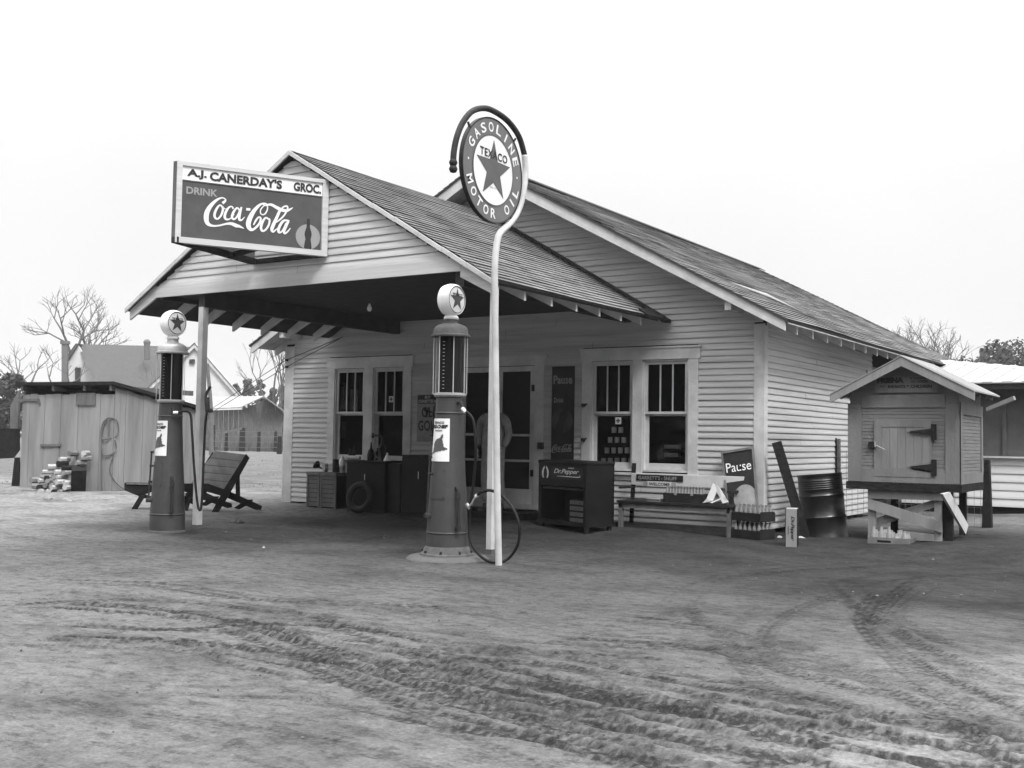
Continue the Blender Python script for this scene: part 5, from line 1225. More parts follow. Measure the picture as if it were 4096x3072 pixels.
# board grooves: horizontal matched boarding on the front and right side
q = MB(); z = bz0+.03
while z < bz1:
    q.box((bxl+.12, fy+.004, z), (bxr-.12, fy+.0125, z+.038)); q.box((bxr-.0105, fy+.08, z), (bxr-.003, fy+bd-.08, z+.038)); z += .044
q.build('matched_boarding', 'box_slat', box)
x_in0, x_in1 = P_(3446), P_(3782)
zin1, zin0 = Zp(1630), Zp(1880)
for a, b_ in (((bxl-.012, fy-.014, bz0), (x_in0, fy+.004, bz1)), ((x_in1, fy-.014, bz0), (bxr+.012, fy+.004, bz1))): MB().box(a, b_).build('corner_board', 'box_paint', box, bevel=.003)
MB().box((x_in0+.001, fy-.0135, zin1), (x_in1-.001, fy+.0045, Zp(1578))).build('top_rail', 'box_paint', box); MB().box((x_in0+.001, fy-.0135, bz0), (x_in1-.001, fy+.0045, zin0)).build('bottom_rail', 'box_paint', box)
MB().box((bxr-.003, fy-.014, bz0), (bxr+.014, fy+.10, bz1)).build('side_stile', 'box_paint', box); MB().box((bxr-.003, fy+bd-.10, bz0), (bxr+.014, fy+bd, bz1)).build('side_stile', 'box_paint', box)
MB().box((bxr-.003, fy+.10, bz1-.14), (bxr+.0135, fy+bd-.10, bz1)).build('side_rail', 'box_paint', box); MB().box((bxr-.003, fy+.10, bz0), (bxr+.0135, fy+bd-.10, bz0+.13)).build('side_rail', 'box_paint', box)
# door and its frame
dx0, dx1, dz0, dz1 = P_(3498), P_(3727), Zp(1908), Zp(1678); ix0, ix1, iz0, iz1 = P_(3528), P_(3722), Zp(1872), Zp(1708)
q = MB(); q.box((dx0, fy-.016, dz0), (ix0, fy+.004, dz1)); q.box((ix0, fy-.016, iz1), (dx1, fy+.004, dz1)); q.box((ix1, fy-.016, iz0), (dx1, fy+.004, iz1)); q.prism([(dx0, fy-.018, dz0), (dx1, fy-.018, dz0), (ix1, fy-.018, iz0), (ix0, fy-.018, iz0)], (0, .02, 0)); q.build('door_frame', 'box_paint', box)
dr = MB(); n = 6
for k in range(n): dr.box((ix0+(ix1-ix0)*k/n+.001, fy-.010, iz0), (ix0+(ix1-ix0)*(k+1)/n-.002, fy+.006, iz1))
door = dr.build('door', 'box_door', box)
for py in (1727, 1867):
    z = Zp(py); x1 = P_(3746); 
    MB().box((P_(3727), fy-.034, z-.10), (x1+.005, fy-.016, z+.10)).build('hinge_plate', 'black_metal', door)
    MB().prism([(P_(3727), fy-.032, z-.045), (P_(3727), fy-.032, z+.045), (P_(3642), fy-.032, z+.006), (P_(3642), fy-.032, z-.006)], (0, .012, 0)).build('strap_hinge', 'black_metal', door)
    MB().prism([(P_(3727)-.005, fy-.018, z-.065), (P_(3727)-.005, fy-.018, z+.065), (P_(3655), fy-.018, z+.035), (P_(3630), fy-.018, z), (P_(3655), fy-.018, z-.035)], (0, .007, 0)).build('hinge_block', 'box_paint', door)
z = Zp(1781); MB().box((P_(3476), fy-.04, z-.04), (P_(3500), fy-.012, z+.04)).build('latch', 'black_metal', door); MB().cyl((P_(3503), fy-.03, z-.0), (P_(3545), fy-.06, z-.06), .006, n=6).cyl((P_(3503), fy-.035, z-.03), (P_(3503), fy-.035, z+.04), .010, n=8).build('latch_pin', 'silver', door)
# roof
for xe in (exl, exr):
    s = 1 if xe > rxm else -1
    q = MB(); n = 26; y0, y1 = fy-.22, fy+bd+.12
    for k in range(n):   # crimped sheet metal
        ya_, yb_ = y0+(y1-y0)*k/n, y0+(y1-y0)*(k+1)/n; b2 = .009 if k % 2 else 0
        q.prism([(rxm, ya_, rzm+.012+b2), (xe, ya_, rz_(xe)+.012+b2), (xe, ya_, rz_(xe)+.003), (rxm, ya_, rzm+.003)], (0, yb_-ya_, 0))
    q.build('roof_sheet', 'metal_roof', box)
    MB().prism([(rxm, y0+.01, rzm-.001), (xe, y0+.01, rz_(xe)-.001), (xe, y0+.01, rz_(xe)-.105), (rxm, y0+.01, rzm-.12)], (0, .026, 0)).build('bargeboard', 'grey_board', box)
    MB().prism([(rxm, y0+.04, rzm-.002), (xe-s*.02, y0+.04, rz_(xe-s*.02)-.002), (xe-s*.02, y0+.04, rz_(xe-s*.02)-.02), (rxm, y0+.04, rzm-.022)], (0, y1-y0-.06, 0)).build('roof_boards', 'soffit', box)
    for k in range(4):
        yy = fy+.05+k*.42; MB().prism([((bxr+.015) if s > 0 else (bxl-.015), yy, rz_(bxr if s > 0 else bxl)-.025), (xe-s*.06, yy, rz_(xe-s*.06)-.025), (xe-s*.06, yy, rz_(xe-s*.06)-.08), ((bxr+.015) if s > 0 else (bxl-.015), yy, rz_(bxr if s > 0 else bxl)-.10)], (0, .04, 0)).build('rafter_tail', 'grey_board', box)
ys_ = fy-.03; sx0, sx1 = VX(3499, 1540, ys_), VX(3757, 1540, ys_); sz0, sz1 = VZ(3620, 1570, ys_), VZ(3620, 1503, ys_)
t = thing('medicine_sign', 'pale tin sign reading infants and children under the ice box gable', 'sign', ((sx0+sx1)/2, ys_, sz0)); MB().box((sx0, ys_, sz0), (sx1, ys_+.008, sz1)).build('panel', 'box_paint', t)
ww = sx1-sx0; hh = sz1-sz0
lett(t, 'FRIENA', sx0+ww*.25, sz1-hh*.26, ww*.42, hh*.34, ys_-.003, 'letter_dark', .012); lett(t, 'A LAXATIVE', sx0+ww*.70, sz1-hh*.16, ww*.30, hh*.14, ys_-.003, 'letter_dark', .004); lett(t, 'SO GOOD', sx0+ww*.70, sz1-hh*.36, ww*.26, hh*.14, ys_-.003, 'letter_dark', .004)
lett(t, 'FOR', sx0+ww*.12, sz1-hh*.62, ww*.07, hh*.12, ys_-.003, 'letter_dark', .002, .3); lett(t, 'INFANTS & CHILDREN', sx0+ww*.55, sz1-hh*.64, ww*.68, hh*.19, ys_-.003, 'letter_dark', .008)
# stand
st = thing('trestle_stand', 'unpainted plank trestle stand carrying the gabled ice box', 'stand', ((bxl+bxr)/2, fy+.6, 0))
MB().box((bxl-.03, fy-.03, bz0-.10), (bxr+.02, fy+bd, bz0-.004)).build('platform', 'dark_wood', st)
L0, L1 = P_(3471, .26), P_(3502, .26); R0, R1 = P_(3736, .26), P_(3766, .26); yl = .26
zl = bz0-.11
for a, b_ in ((L0, L1), (R0, R1)): MB().box((a, yl, -.05), (b_, yl+.035, zl)).build('leg', 'grey_board', st, bevel=.003)
for a, yy in ((L0, fy+1.2), (R1-.02, fy+1.2), (R1-.12, fy+.62)): MB().box((a, yy, -.05), (a+.09, yy+.06, zl)).build('leg', 'dark_wood', st, bevel=.003)
MB().box((R1+.006, yl+.1, -.05), (R1+.11, yl+.16, zl)).build('leg', 'dark_wood', st); 
V26 = lambda px, py, y=.225: V(px, py, 1, y)
MB().prism([V26(3471, 1947), V26(3772, 1955), V26(3772, 2003), V26(3471, 1993)], (0, .03, 0)).build('top_rail', 'grey_board', st)
MB().prism([V26(3472, 1993), V26(3768, 2088), V26(3768, 2132), V26(3472, 2035)], (0, .03, 0)).build('cross_brace', 'grey_board', st)
MB().prism([V26(3507, 2071, .30), V26(3736, 1998, .30), V26(3736, 2030, .30), V26(3507, 2108, .30)], (0, .025, 0)).build('cross_brace', 'grey_board', st)
MB().prism([V26(3615, 2125), V26(3736, 2138), V26(3736, 2165), V26(3615, 2160)], (0, .025, 0)).build('bottom_rail', 'grey_board', st)
xb = R1+.125; a = V(3772, 1968, 0, xb); b_ = V(3853, 2130, 0, xb)
MB().prism([V(3760, 1975, 0, xb), V(3790, 1968, 0, xb), V(3864, 2100, 0, xb), V(3854, 2137, 0, xb)], (.03, 0, 0)).build('prop', 'trim', st)
# crate of jars by the left leg
c = G(3470, 2185, .0); m = Matrix.Translation((c.x+.0, c.y, .0)) @ Matrix.Rotation(R(2), 4, 'Z')
t = thing('jar_crate', 'shallow unpainted crate of glass jars on the ground under the stand', 'crate', (c.x, c.y, 0)); w, d, h = .50, .40, .12
for a, b_ in (((0, 0, 0), (w, .012, h)), ((0, d-.012, 0), (w, d, h)), ((0, .012, 0), (.016, d-.012, h+.0)), ((w-.016, .012, 0), (w, d-.012, h))): MB(m).box(a, b_).build('side', 'raw_wood', t)
MB(m).box((.016, .012, 0), (w-.016, d-.012, .01)).build('bottom', 'raw_wood', t); MB(m).box((.12, -.002, .06), (.28, .0, .085)).build('hand_hole', 'dark_inside', t)
rs = random.Random(3)
for i in range(5):
    for j in range(3):
        p = m @ Vector((.06+i*.092, .07+j*.12, .012)); r = rs.uniform(.032, .042); hh = rs.choice((.16, .19, .24))
        lathe_thing('glass_jar', 'clear glass jar in the crate under the stand', 'jar', [(0, 0), (r, 0), (r, hh*.6), (r*.6, hh*.8), (r*.55, hh), (0, hh)], p, 'clear_glass' if rs.random() < .7 else 'tin', 'jars in the crate under the stand', n=14)
rag(3665, 2172, .09, .08, 'crumpled patterned bag right of the jar crate', 'bucket_grey')['category'] = 'bag'
# ================================================================ BULB, WIRES
q = V(1478, 1228, 1, -2.2)
t = thing('light_bulb', 'bare light bulb hanging on a cord under the canopy', 'light bulb', tuple(q))
MB().cyl((q.x, q.y, q.z+.07), (q.x, q.y, BB+.04), .004, n=6).build('cord', 'hose', t); MB().cyl((q.x, q.y, q.z+.05), (q.x, q.y, q.z+.10), .018, n=10).build('socket', 'black_metal', t)
MB().lathe([(0, -.065), (.022, -.06), (.036, -.035), (.036, -.01), (.018, .03), (.014, .05), (0, .05)], q, 16).build('bulb', 'globe', t, smooth=True)
for (a, b_, c_, nm) in (((1372, 1347, -.1), (1146, 1440, -.05), (600, 1730, 30), 'upper electric wire running from the canopy past the corner board'), ((1358, 1355, -.1), (1146, 1467, -.05), (560, 1760, 30), 'lower electric wire running from the canopy past the corner board')):
    A_, B_, C2 = V(a[0], a[1], 1, a[2]), V(b_[0], b_[1], 1, b_[2]), V(c_[0], c_[1], 1, c_[2]); md = B_.lerp(C2, .5)-Vector((0, 0, .4))
    t = thing('electric_wire', nm, 'wire', tuple(B_), 'electric wires at the left corner'); MB().tube([A_, B_], .006, n=5, smooth=0).build('strand', 'hose', t); MB().tube([B_, md, C2], .007, n=5, smooth=6).build('strand', 'hose', t)
    MB().lathe([(0, -.03), (.022, -.025), (.016, 0), (.022, .025), (0, .03)], B_, 10, ax=1).build('insulator', 'black_metal', t)
# ================================================================ WING BEHIND THE ICE BOX
wing = thing('side_wing', 'low side building with a pale metal roof, dark screened upper wall and white boards below', 'building', (3.2, 7.3, 0))
q = MB(); n = 30; A0_, A1_, B0_, B1_ = Vector((.03, 6.95, 2.40)), Vector((5, 6.95, 2.40)), Vector((.05, 10.6, 3.10)), Vector((5, 8.4, 2.43))
for k in range(n):
    s0, s1 = k/n, (k+1)/n; o = .012 if k % 2 else 0; Zv = Vector((0, 0, .02+o))
    a, b, c, d = A0_.lerp(A1_, s0), A0_.lerp(A1_, s1), B0_.lerp(B1_, s1), B0_.lerp(B1_, s0); q.add([a+Zv, b+Zv, c+Zv, d+Zv, a, b, c, d], [(0, 1, 2, 3), (4, 7, 6, 5), (0, 4, 5, 1), (1, 5, 6, 2), (2, 6, 7, 3), (3, 7, 4, 0)])
q.build('roof_sheet', 'metal_roof', wing)
MB().box((.03, 7.0, 2.30), (5, 7.05, 2.399)).build('eave_board', 'soffit', wing)
mat('screen_dark', .07, .9, .2, 4)
MB().box((.03, 7.35, 1.05), (5, 7.40, 2.38)).build('screen_wall', 'screen_dark', wing)
for k in range(6): MB().box((.3+.75*k, 7.31, 1.05), (.37+.75*k, 7.35, 2.36)).build('stud', 'screen_dark', wing)
q = MB(); siding(q, lambda u, z, o: Vector((u, 7.3-o, z)), .18, 1.06, lambda a, b: [(.03, 5, .03, 5)], ex=.15, lip=.02); q.build('lower_siding', 'house_white', wing)
MB().box((.03, 7.2, 1.06), (5, 7.4, 1.09)).build('sill', 'trim', wing); MB().box((.03, 7.32, .0), (5, 7.36, .19)).build('crawl_shade', 'dark_inside', wing)  # near-black strip below the boards paints the crawl space shade
MB().box((.03, 7.4, 0), (.1, 10.4, 2.4)).box((4.9, 7.4, 0), (5, 8.2, 2.38)).build('side_wall', 'screen_dark', wing)
a, b_ = V(3948, 1638, 1, 6.9), V(4058, 1592, 1, 6.6)
MB().beam(a, b_, .05, .07).build('awning_prop', 'grey_board', wing)
a, b_ = G(3870, 2143, .04), G(4200, 2190, .04); single(MB().beam(a, b_, .12, .09), 'timber', 'dark_wood', 'long dark timber lying on the ground right of the stand', 'timber', base=a)
# ================================================================ SHED ON THE LEFT
C0 = G(446, 1980); lv = Vector((-.985, -.17, 0)); rv = Vector((-.17, .985, 0)); nl = Vector((.17, -.985, 0)); nr = Vector((.985, .17, 0))
def onl(px, py): return PL(px, py, C0, nl)
def onr(px, py): return PL(px, py, C0, nr)
Ll = (onl(80, 1967)-C0).dot(lv); Lr = 2.75
shed = thing('plank_shed', 'weathered vertical plank shed with a dark flat roof and a rope on its wall', 'shed', tuple(C0))
zc = onl(446, 1574).z; zr = onl(446, 1545).z; 
def boards(o, d, nrm, L_, z0f, z1f, m, name, w=.17):
    q = MB(); u = 0; rs = random.Random(4)
    while u < L_-.01:
        ww = min(w*rs.uniform(.8, 1.25), L_-u); a = o+d*(u+.003); b_ = o+d*(u+ww-.004); j = rs.uniform(-.006, .006); e = rs.uniform(-.03, .0)
        q.prism([a+Vector((0, 0, z0f)), b_+Vector((0, 0, z0f)), b_+Vector((0, 0, z1f(u+ww)+e)), a+Vector((0, 0, z1f(u)+e))], nrm*(.02+j)); u += ww
    return q.build(name, m, shed)
slr = (onr(621, 1590).z-zr)/((onr(621, 1590)-C0).dot(rv))
boards(C0, lv, nl, Ll, -.02, lambda u: zc, 'grey_board', 'front_planks', .2)
boards(C0, rv, nr, Lr, -.02, lambda u: zr-.02+slr*u, 'grey_board', 'side_planks', .17)
MB().prism([C0+lv*Ll, C0+lv*(Ll-.04), C0+lv*(Ll-.04)+rv*Lr, C0+lv*Ll+rv*Lr], (0, 0, zc+.1)).prism([C0+rv*Lr, C0+rv*(Lr-.04), C0+rv*(Lr-.04)+lv*Ll, C0+rv*Lr+lv*Ll], (0, 0, zr+slr*Lr-.05)).build('rear_walls', 'grey_board', shed)
MB().prism([C0+lv*.05+rv*.25+Vector((0, 0, zc-.3)), C0+lv*(Ll-.05)+rv*.25+Vector((0, 0, zc-.3)), C0+lv*(Ll-.05)+rv*.25+Vector((0, 0, zr)), C0+lv*.05+rv*.25+Vector((0, 0, zr))], rv*.03).build('gap_shade', 'dark_inside', shed)  # near-black sheet painting the shade in the gap under the roof
def rf(u, w, dz=0): return C0+lv*u+rv*w+Vector((0, 0, zr+slr*w+dz))
q = MB(); q.prism([rf(-.10, -.14), rf(Ll+.12, -.14), rf(Ll+.15, Lr+.2), rf(-.12, Lr+.2)], (0, 0, .07)); q.build('roof', 'dark_wood', shed)
for u in (0.0, Ll*.28, Ll*.62, Ll*.97):
    q = MB(); q.prism([rf(u, -.10, -.11), rf(u+.06, -.10, -.11), rf(u+.06, -.10, -.002), rf(u, -.10, -.002)], rv*2.5); q.build('roof_joist', 'old_wood', shed)
q = MB(); q.prism([onl(312, 1572)+nl*.03, onl(388, 1572)+nl*.03, onl(387, 1622)+nl*.03, onl(310, 1620)+nl*.03], nl*.02); q.build('patch_board', 'old_wood', shed)
for a, b_ in (((82, 1600), (160, 1600)), ((168, 1782), (248, 1780))): 
    q = MB(); q.beam(onl(*a)+nl*.03, onl(*b_)+nl*.03, .04, .05); q.build('batten', 'old_wood', shed)
MB().beam(onl(160, 1600)+nl*.03, onl(164, 1620)+nl*.03, .04, .04).build('batten', 'old_wood', shed)
# rope coil on the side wall
def wr(px, py, d=.05): return onr(px, py)+nr*d if px > 446 else onl(px, py)+nl*d
q = MB(); pts = [(440, 1672), (420, 1690), (410, 1730), (416, 1752), (438, 1756), (462, 1742), (466, 1705), (455, 1678), (441, 1672), (428, 1688), (414, 1740), (414, 1790), (425, 1822), (448, 1812), (458, 1790), (452, 1760)]
q.tube([wr(*p) for p in pts], .013, n=6); q.tube([wr(*p) for p in ((414, 1745), (412, 1850), (416, 1978))], .011, n=6); q.tube([wr(*p) for p in ((448, 1815), (446, 1880), (456, 1930), (490, 1958))], .011, n=6); q.tube([wr(*p) for p in ((441, 1675), (443, 1705), (442, 1745))], .02, n=6)
single(q, 'rope', 'rope', 'coil of rope hanging at the corner of the plank shed', 'rope')
# pile of stove wood and cartons against the shed
rs = random.Random(11); prot = None; k = 0
for row in range(9):
    z = .055+row*.095; n = max(2, 8-row)
    for i in range(n):
        px = 205+row*14+(i)*(170-row*14)/max(1, n-1)*.78+rs.uniform(-13, 13); d = 1.0-row*.09
        p = onl(px, 1900)+nl*(d*.55+rs.uniform(0, .05)); p.z = z+rs.uniform(-.02, .03) if row else z
        L_ = .22; q = MB(); a = rs.uniform(-1.1, 1.1); dr_ = (nl*math.cos(a)+lv*math.sin(a)); rr = rs.uniform(.045, .065)
        m_ = rs.choice(['fabric_light', 'paper', 'raw_wood', 'dark_wood', 'fabric_light'])
        q.cyl(p-dr_*L_/2, p+dr_*L_/2, rr, n=7); single(q, 'firewood', m_, 'split stove log in the mottled heap against the plank shed', 'log', 'firewood heap by the shed')
t = thing('black_box', 'black tipped box behind the firewood heap against the shed', 'box', tuple(onl(345, 1980)+nl*.2)); p = onl(345, 1980)+nl*.25
m = Matrix.Translation(p) @ Matrix.Rotation(R(-35), 4, 'Z') @ Matrix.Rotation(R(24), 4, 'Y'); MB(m).box((-.13, -.12, .02), (.13, .16, .62)).build('shell', 'dark_wood', t)
for (px, py, w_) in ((190, 1998, .12), (265, 2003, .16), (555, 1996, .12)): rag(px, py, w_, .07, {190: 'pale bundle lying left of the firewood heap', 265: 'pale bundle lying in front of the firewood heap', 555: 'pale bundle on the ground under the lounge seat'}[px], 'fabric_light')['category'] = 'bundle'
# ================================================================ PLANK LOUNGE SEAT
cf_ = Vector((-.55, .83, 0)).normalized(); CG = G(854, 2049)
Zc = lambda x, y: (780+x*.3918, 1450+y*.3918)
def cpt(x, y, off=0): p = Zc(x, y); return PL(p[0], p[1], CG+cf_*off, cf_)
sh = PL(854-132, 2049-14, CG+cf_*.45, cf_)-CG
seat = thing('lounge_seat', 'low reclining garden seat of dark planks behind the left canopy post', 'seat', tuple(CG))
BE = {'back_rail': [(520, 935), (552, 975), (330, 1375), (235, 1530), (170, 1525), (290, 1300)],
      'seat_rail': [(-150, 1235), (125, 1235), (310, 1300), (680, 1465), (670, 1505), (620, 1505), (300, 1370), (90, 1310), (-150, 1300)],
      'stretcher': [(-100, 1330), (80, 1345), (370, 1440), (372, 1480), (335, 1488), (75, 1400), (-100, 1370)],
      'prop': [(415, 1185), (450, 1130), (455, 1370), (415, 1370)],
      'foot': [(590, 1400), (560, 1440), (450, 1500), (395, 1485), (520, 1400)]}
for fr_i, s in enumerate((Vector((0, 0, 0)), sh)):
    for k_, pl_ in BE.items():
        q = MB(); P = [cpt(x, y, .0 if k_ in ('back_rail', 'stretcher') else .05)+s for x, y in pl_]; q.prism(P, cf_*.045); q.build(k_, 'dark_wood', seat)
tl, tr_, br, bl = cpt(525, 935), cpt(525, 935)+sh, cpt(320, 1285)+sh, cpt(320, 1285)
tl, tr_ = cpt(205, 900, .25), cpt(522, 938, .0); bl, br = cpt(-60, 1260, .30), cpt(318, 1290, .05)
for k in range(5):
    a, b_ = k/5+.006, (k+1)/5-.006; q = MB(); q.prism([tl.lerp(bl, a), tr_.lerp(br, a), tr_.lerp(br, b_), tl.lerp(bl, b_)], cf_*.022+Vector((0, 0, -.01))); q.build('back_board', 'raw_wood', seat)
Zf = lambda x, y: (500+x*.2712, 1900+y*.2712)
def fpt(x, y, off=.3): p = Zf(x, y); return PL(p[0], p[1], CG+cf_*off, cf_)
MB().prism([fpt(-10, 120), fpt(10, 110), fpt(1160, 130), fpt(1160, 230), fpt(400, 250), fpt(200, 310), fpt(-10, 225)], cf_*.045).build('front_rail', 'dark_wood', seat)
MB().prism([fpt(150, 240), fpt(420, 330), fpt(420, 385), fpt(200, 315)], cf_*.04).build('front_rail', 'dark_wood', seat)
MB().prism([fpt(215, 300, .27), fpt(290, 310, .27), fpt(150, 535, .27), fpt(90, 510, .27)], cf_*.045).build('leg', 'dark_wood', seat)
MB().prism([fpt(20, 138, .28), fpt(700, 150, .28), fpt(700, 150, .7), fpt(20, 138, .7)], (0, 0, .025)).build('seat_board', 'raw_wood', seat)
MB().prism([fpt(960, 250, .35), fpt(1000, 250, .35), fpt(910, 550, .2), fpt(860, 540, .2)], cf_*.04).build('leg', 'dark_wood', seat)
# ================================================================ SIGNPOST AT THE LEFT EDGE
o_ = G(65, 1958); nf = Vector((.6, -.8, 0))
def lp(px, py): return PL(px, py, o_, nf)
t = thing('board_sign', 'dark weathered board on a thick post at the left edge beyond the shed', 'sign', tuple(o_))
MB().prism([lp(44, 1955), lp(78, 1955), lp(72, 1830), lp(58, 1830)], -nf*.12).build('post', 'dark_wood', t); MB().prism([lp(-60, 1838), lp(52, 1832), lp(76, 1800), lp(76, 1715), lp(20, 1712), lp(-60, 1725)], -nf*.06).build('board', 'dark_wood', t)
MB().prism([lp(42, 1620), lp(76, 1560), lp(70, 1715), lp(40, 1715)], -nf*.1).build('upper_post', 'old_wood', t)
# ================================================================ HOUSE AND BARN IN THE DISTANCE
fw = CAMR @ Vector((0, 0, -1)); fw.z = 0; fw.normalize(); rt = Vector((fw.y, -fw.x, 0))
def far(px, py, D): return PL(px, py, CAMP+fw*D, fw)
def farz(px, D): p = far(px, 1740, D); p.z = 0; return p
house = thing('farmhouse', 'white gabled farmhouse with a broad dark roof beyond the shed', 'house', tuple(farz(560, 112)))
D0 = 58; gb = lambda p: Vector((p.x, p.y, 0))
HD = 106; vd = ray(870, 1700); vd.z = 0; vd.normalize()
a_top, l_e, r_e = far(782, 1376, HD), far(560, 1590, HD), far(968, 1590, HD)
MB().prism([gb(l_e), gb(r_e), r_e, a_top, l_e], fw*.3).build('front_gable', 'house_white', house)
MB().prism([far(757, 1437, HD-.2), far(777, 1437, HD-.2), far(777, 1455, HD-.2), far(757, 1455, HD-.2)], fw*.2).build('gable_window', 'dark_metal', house)
for s, e in ((1, r_e), (-1, l_e)):
    d = (e-a_top).normalized(); e2_ = e+d*.9; MB().prism([a_top-fw*.35, e2_-fw*.35, e2_-fw*.35-Vector((0, 0, .4)), a_top-fw*.35-Vector((0, 0, .4))], fw*.1).build('rake_board', 'trim', house)
    MB().prism([a_top-fw*.4, e2_-fw*.4, e2_-fw*.4+Vector((0, 0, .12)), a_top-fw*.4+Vector((0, 0, .12))], vd*9).build('gable_roof', 'house_roof', house)
lt, lb0, lb1 = far(305, 1376, HD+12), far(232, 1560, HD+12), far(415, 1560, HD+4)
rt_ = far(800, 1388, HD+12)
MB().prism([lt, rt_, far(820, 1640, HD+4), far(440, 1640, HD+4)], fw*.15).build('main_roof', 'house_roof', house)
MB().prism([far(312, 1380, HD+11), far(422, 1560, HD+11), gb(far(422, 1560, HD+11)), gb(far(250, 1560, HD+11)), far(250, 1545, HD+11), far(262, 1430, HD+11)], fw*.2).build('end_gable', 'house_white', house)
MB().prism([far(302, 1374, HD+10.6), far(312, 1374, HD+10.6), far(268, 1445, HD+10.6), far(255, 1440, HD+10.6)], fw*1.5).build('rake_board', 'house_roof', house)
MB().prism([far(300, 1470, HD+10.6), far(321, 1470, HD+10.6), far(321, 1545, HD+10.6), far(300, 1545, HD+10.6)], fw*.1).build('window', 'dark_metal', house)
q = MB(); q.prism([far(246, 1375, HD+9.5), far(268, 1375, HD+9.5), far(268, 1600, HD+9.5), far(246, 1600, HD+9.5)], fw*.4); q.prism([far(240, 1363, HD+9.4), far(272, 1363, HD+9.4), far(272, 1376, HD+9.4), far(240, 1376, HD+9.4)], fw*.6); q.build('chimney', 'brick', house)
q = MB(); p = far(588, 1440, HD+8); p2 = far(588, 1374, HD+8); q.cyl(p, p2, .32, n=12); q.lathe([(.36, 0), (.36, .2), (.22, .4), (0, .48)], p2, 12); q.build('flue', 'brick', house)
q = MB(); q.prism([gb(far(425, 1600, HD+6)), gb(far(800, 1600, HD+6)), far(800, 1630, HD+6), far(425, 1630, HD+6)], fw*.2); q.build('front_wall', 'house_white', house)
barn = thing('barn', 'grey plank barn with a pale tin roof beyond the back fence', 'barn', tuple(farz(1000, 90)))
ap, le, re_ = far(1060, 1588, 88), far(976, 1633, 88), far(1130, 1642, 91)
q = MB(); n = 16
for k in range(n):
    def P(t):
        a = gb(le).lerp(gb(re_), t); zt = (le.z+(ap.z-le.z)*t/.55 if t < .55 else ap.z+(re_.z-ap.z)*(t-.55)/.45); return a, Vector((a.x, a.y, zt-.1))
    a, at_ = P(k/n+.004); b_, bt = P((k+1)/n-.004); q.prism([a, b_, bt, at_], fw*(.08+.04*(k % 2)))
q.build('gable_planks', 'old_wood', barn)
q = MB(); l2_ = far(800, 1640, 95)
for k in range(18):
    a, b_ = gb(le).lerp(gb(l2_), k/18+.004), gb(le).lerp(gb(l2_), (k+1)/18-.004); q.prism([a, b_, b_+Vector((0, 0, le.z-.1)), a+Vector((0, 0, le.z-.1))], fw*(.08+.04*(k % 2)))
q.build('side_planks', 'old_wood', barn)
tp = far(800, 1592, 99)
MB().prism([ap-fw*.4, le-fw*.5-rt*.2, l2_-fw*.5, tp], (0, 0, .08)).build('tin_roof', 'metal_roof', barn)
vb = ray(1130, 1640); vb.z = 0; vb.normalize()
MB().prism([ap-fw*.4, re_-fw*.3+rt*.5-Vector((0, 0, .3)), re_-fw*.3+rt*.5-Vector((0, 0, .3))+vb*8, ap+vb*8], (0, 0, .08)).build('tin_roof', 'metal_roof', barn)
q = MB(); p = far(1045, 1583, 91); q.cyl(p-Vector((0, 0, .6)), p, .08, n=8); q.build('flue', 'dark_metal', barn)
# back fence: posts and rails and leaning pole
for i, (px, y0, y1, D, w_) in enumerate(((968, 1712, 1812, 82, .22), (1035, 1725, 1815, 82, .13), (1102, 1722, 1818, 82, .13), (850, 1700, 1820, 82, .17), (905, 1730, 1815, 82, .12), (1118, 1745, 1830, 72, .16))):
    p = farz(px, D); zt = far(px, y0, D).z; single(MB().prism([p-rt*w_, p+rt*w_, p+rt*w_*.8+Vector((0, 0, zt)), p-rt*w_*.7+Vector((0, 0, zt))], fw*w_), 'fence_post', 'dark_wood', ['tall dark post of the back fence in front of the barn', 'thin post of the back fence below the barn gable', 'thin post of the back fence nearest the store corner board', 'post of the back fence by the leaning pole', 'thin post of the back fence left of the tall dark one', 'short post of the back fence beside the store corner board'][i], 'post', 'posts of the back fence')
q = MB(); 
for z in (.35, .75, 1.15, 1.55): q.tube([farz(820, 82)+Vector((0, 0, z)), farz(968, 82)+Vector((0, 0, z-.05)), farz(1125, 82)+Vector((0, 0, z))], .022, n=4)
single(q, 'fence_wires', 'wire', 'slack wires of the back fence in front of the barn', 'wire')
a, b_ = far(868, 1738, 81), far(966, 1714, 81); single(MB().beam(a, b_, .14, .14), 'fence_rail', 'old_wood', 'pale pole laid slanting against the tall back fence post', 'rail')
a, b_ = farz(848, 66), far(829, 1455, 66); single(MB().tube([a, a.lerp(b_, .5)+rt*.1, b_], [.15, .10], n=8), 'pole', 'far_bark', 'thin leaning bare pole beside the left canopy post', 'pole')
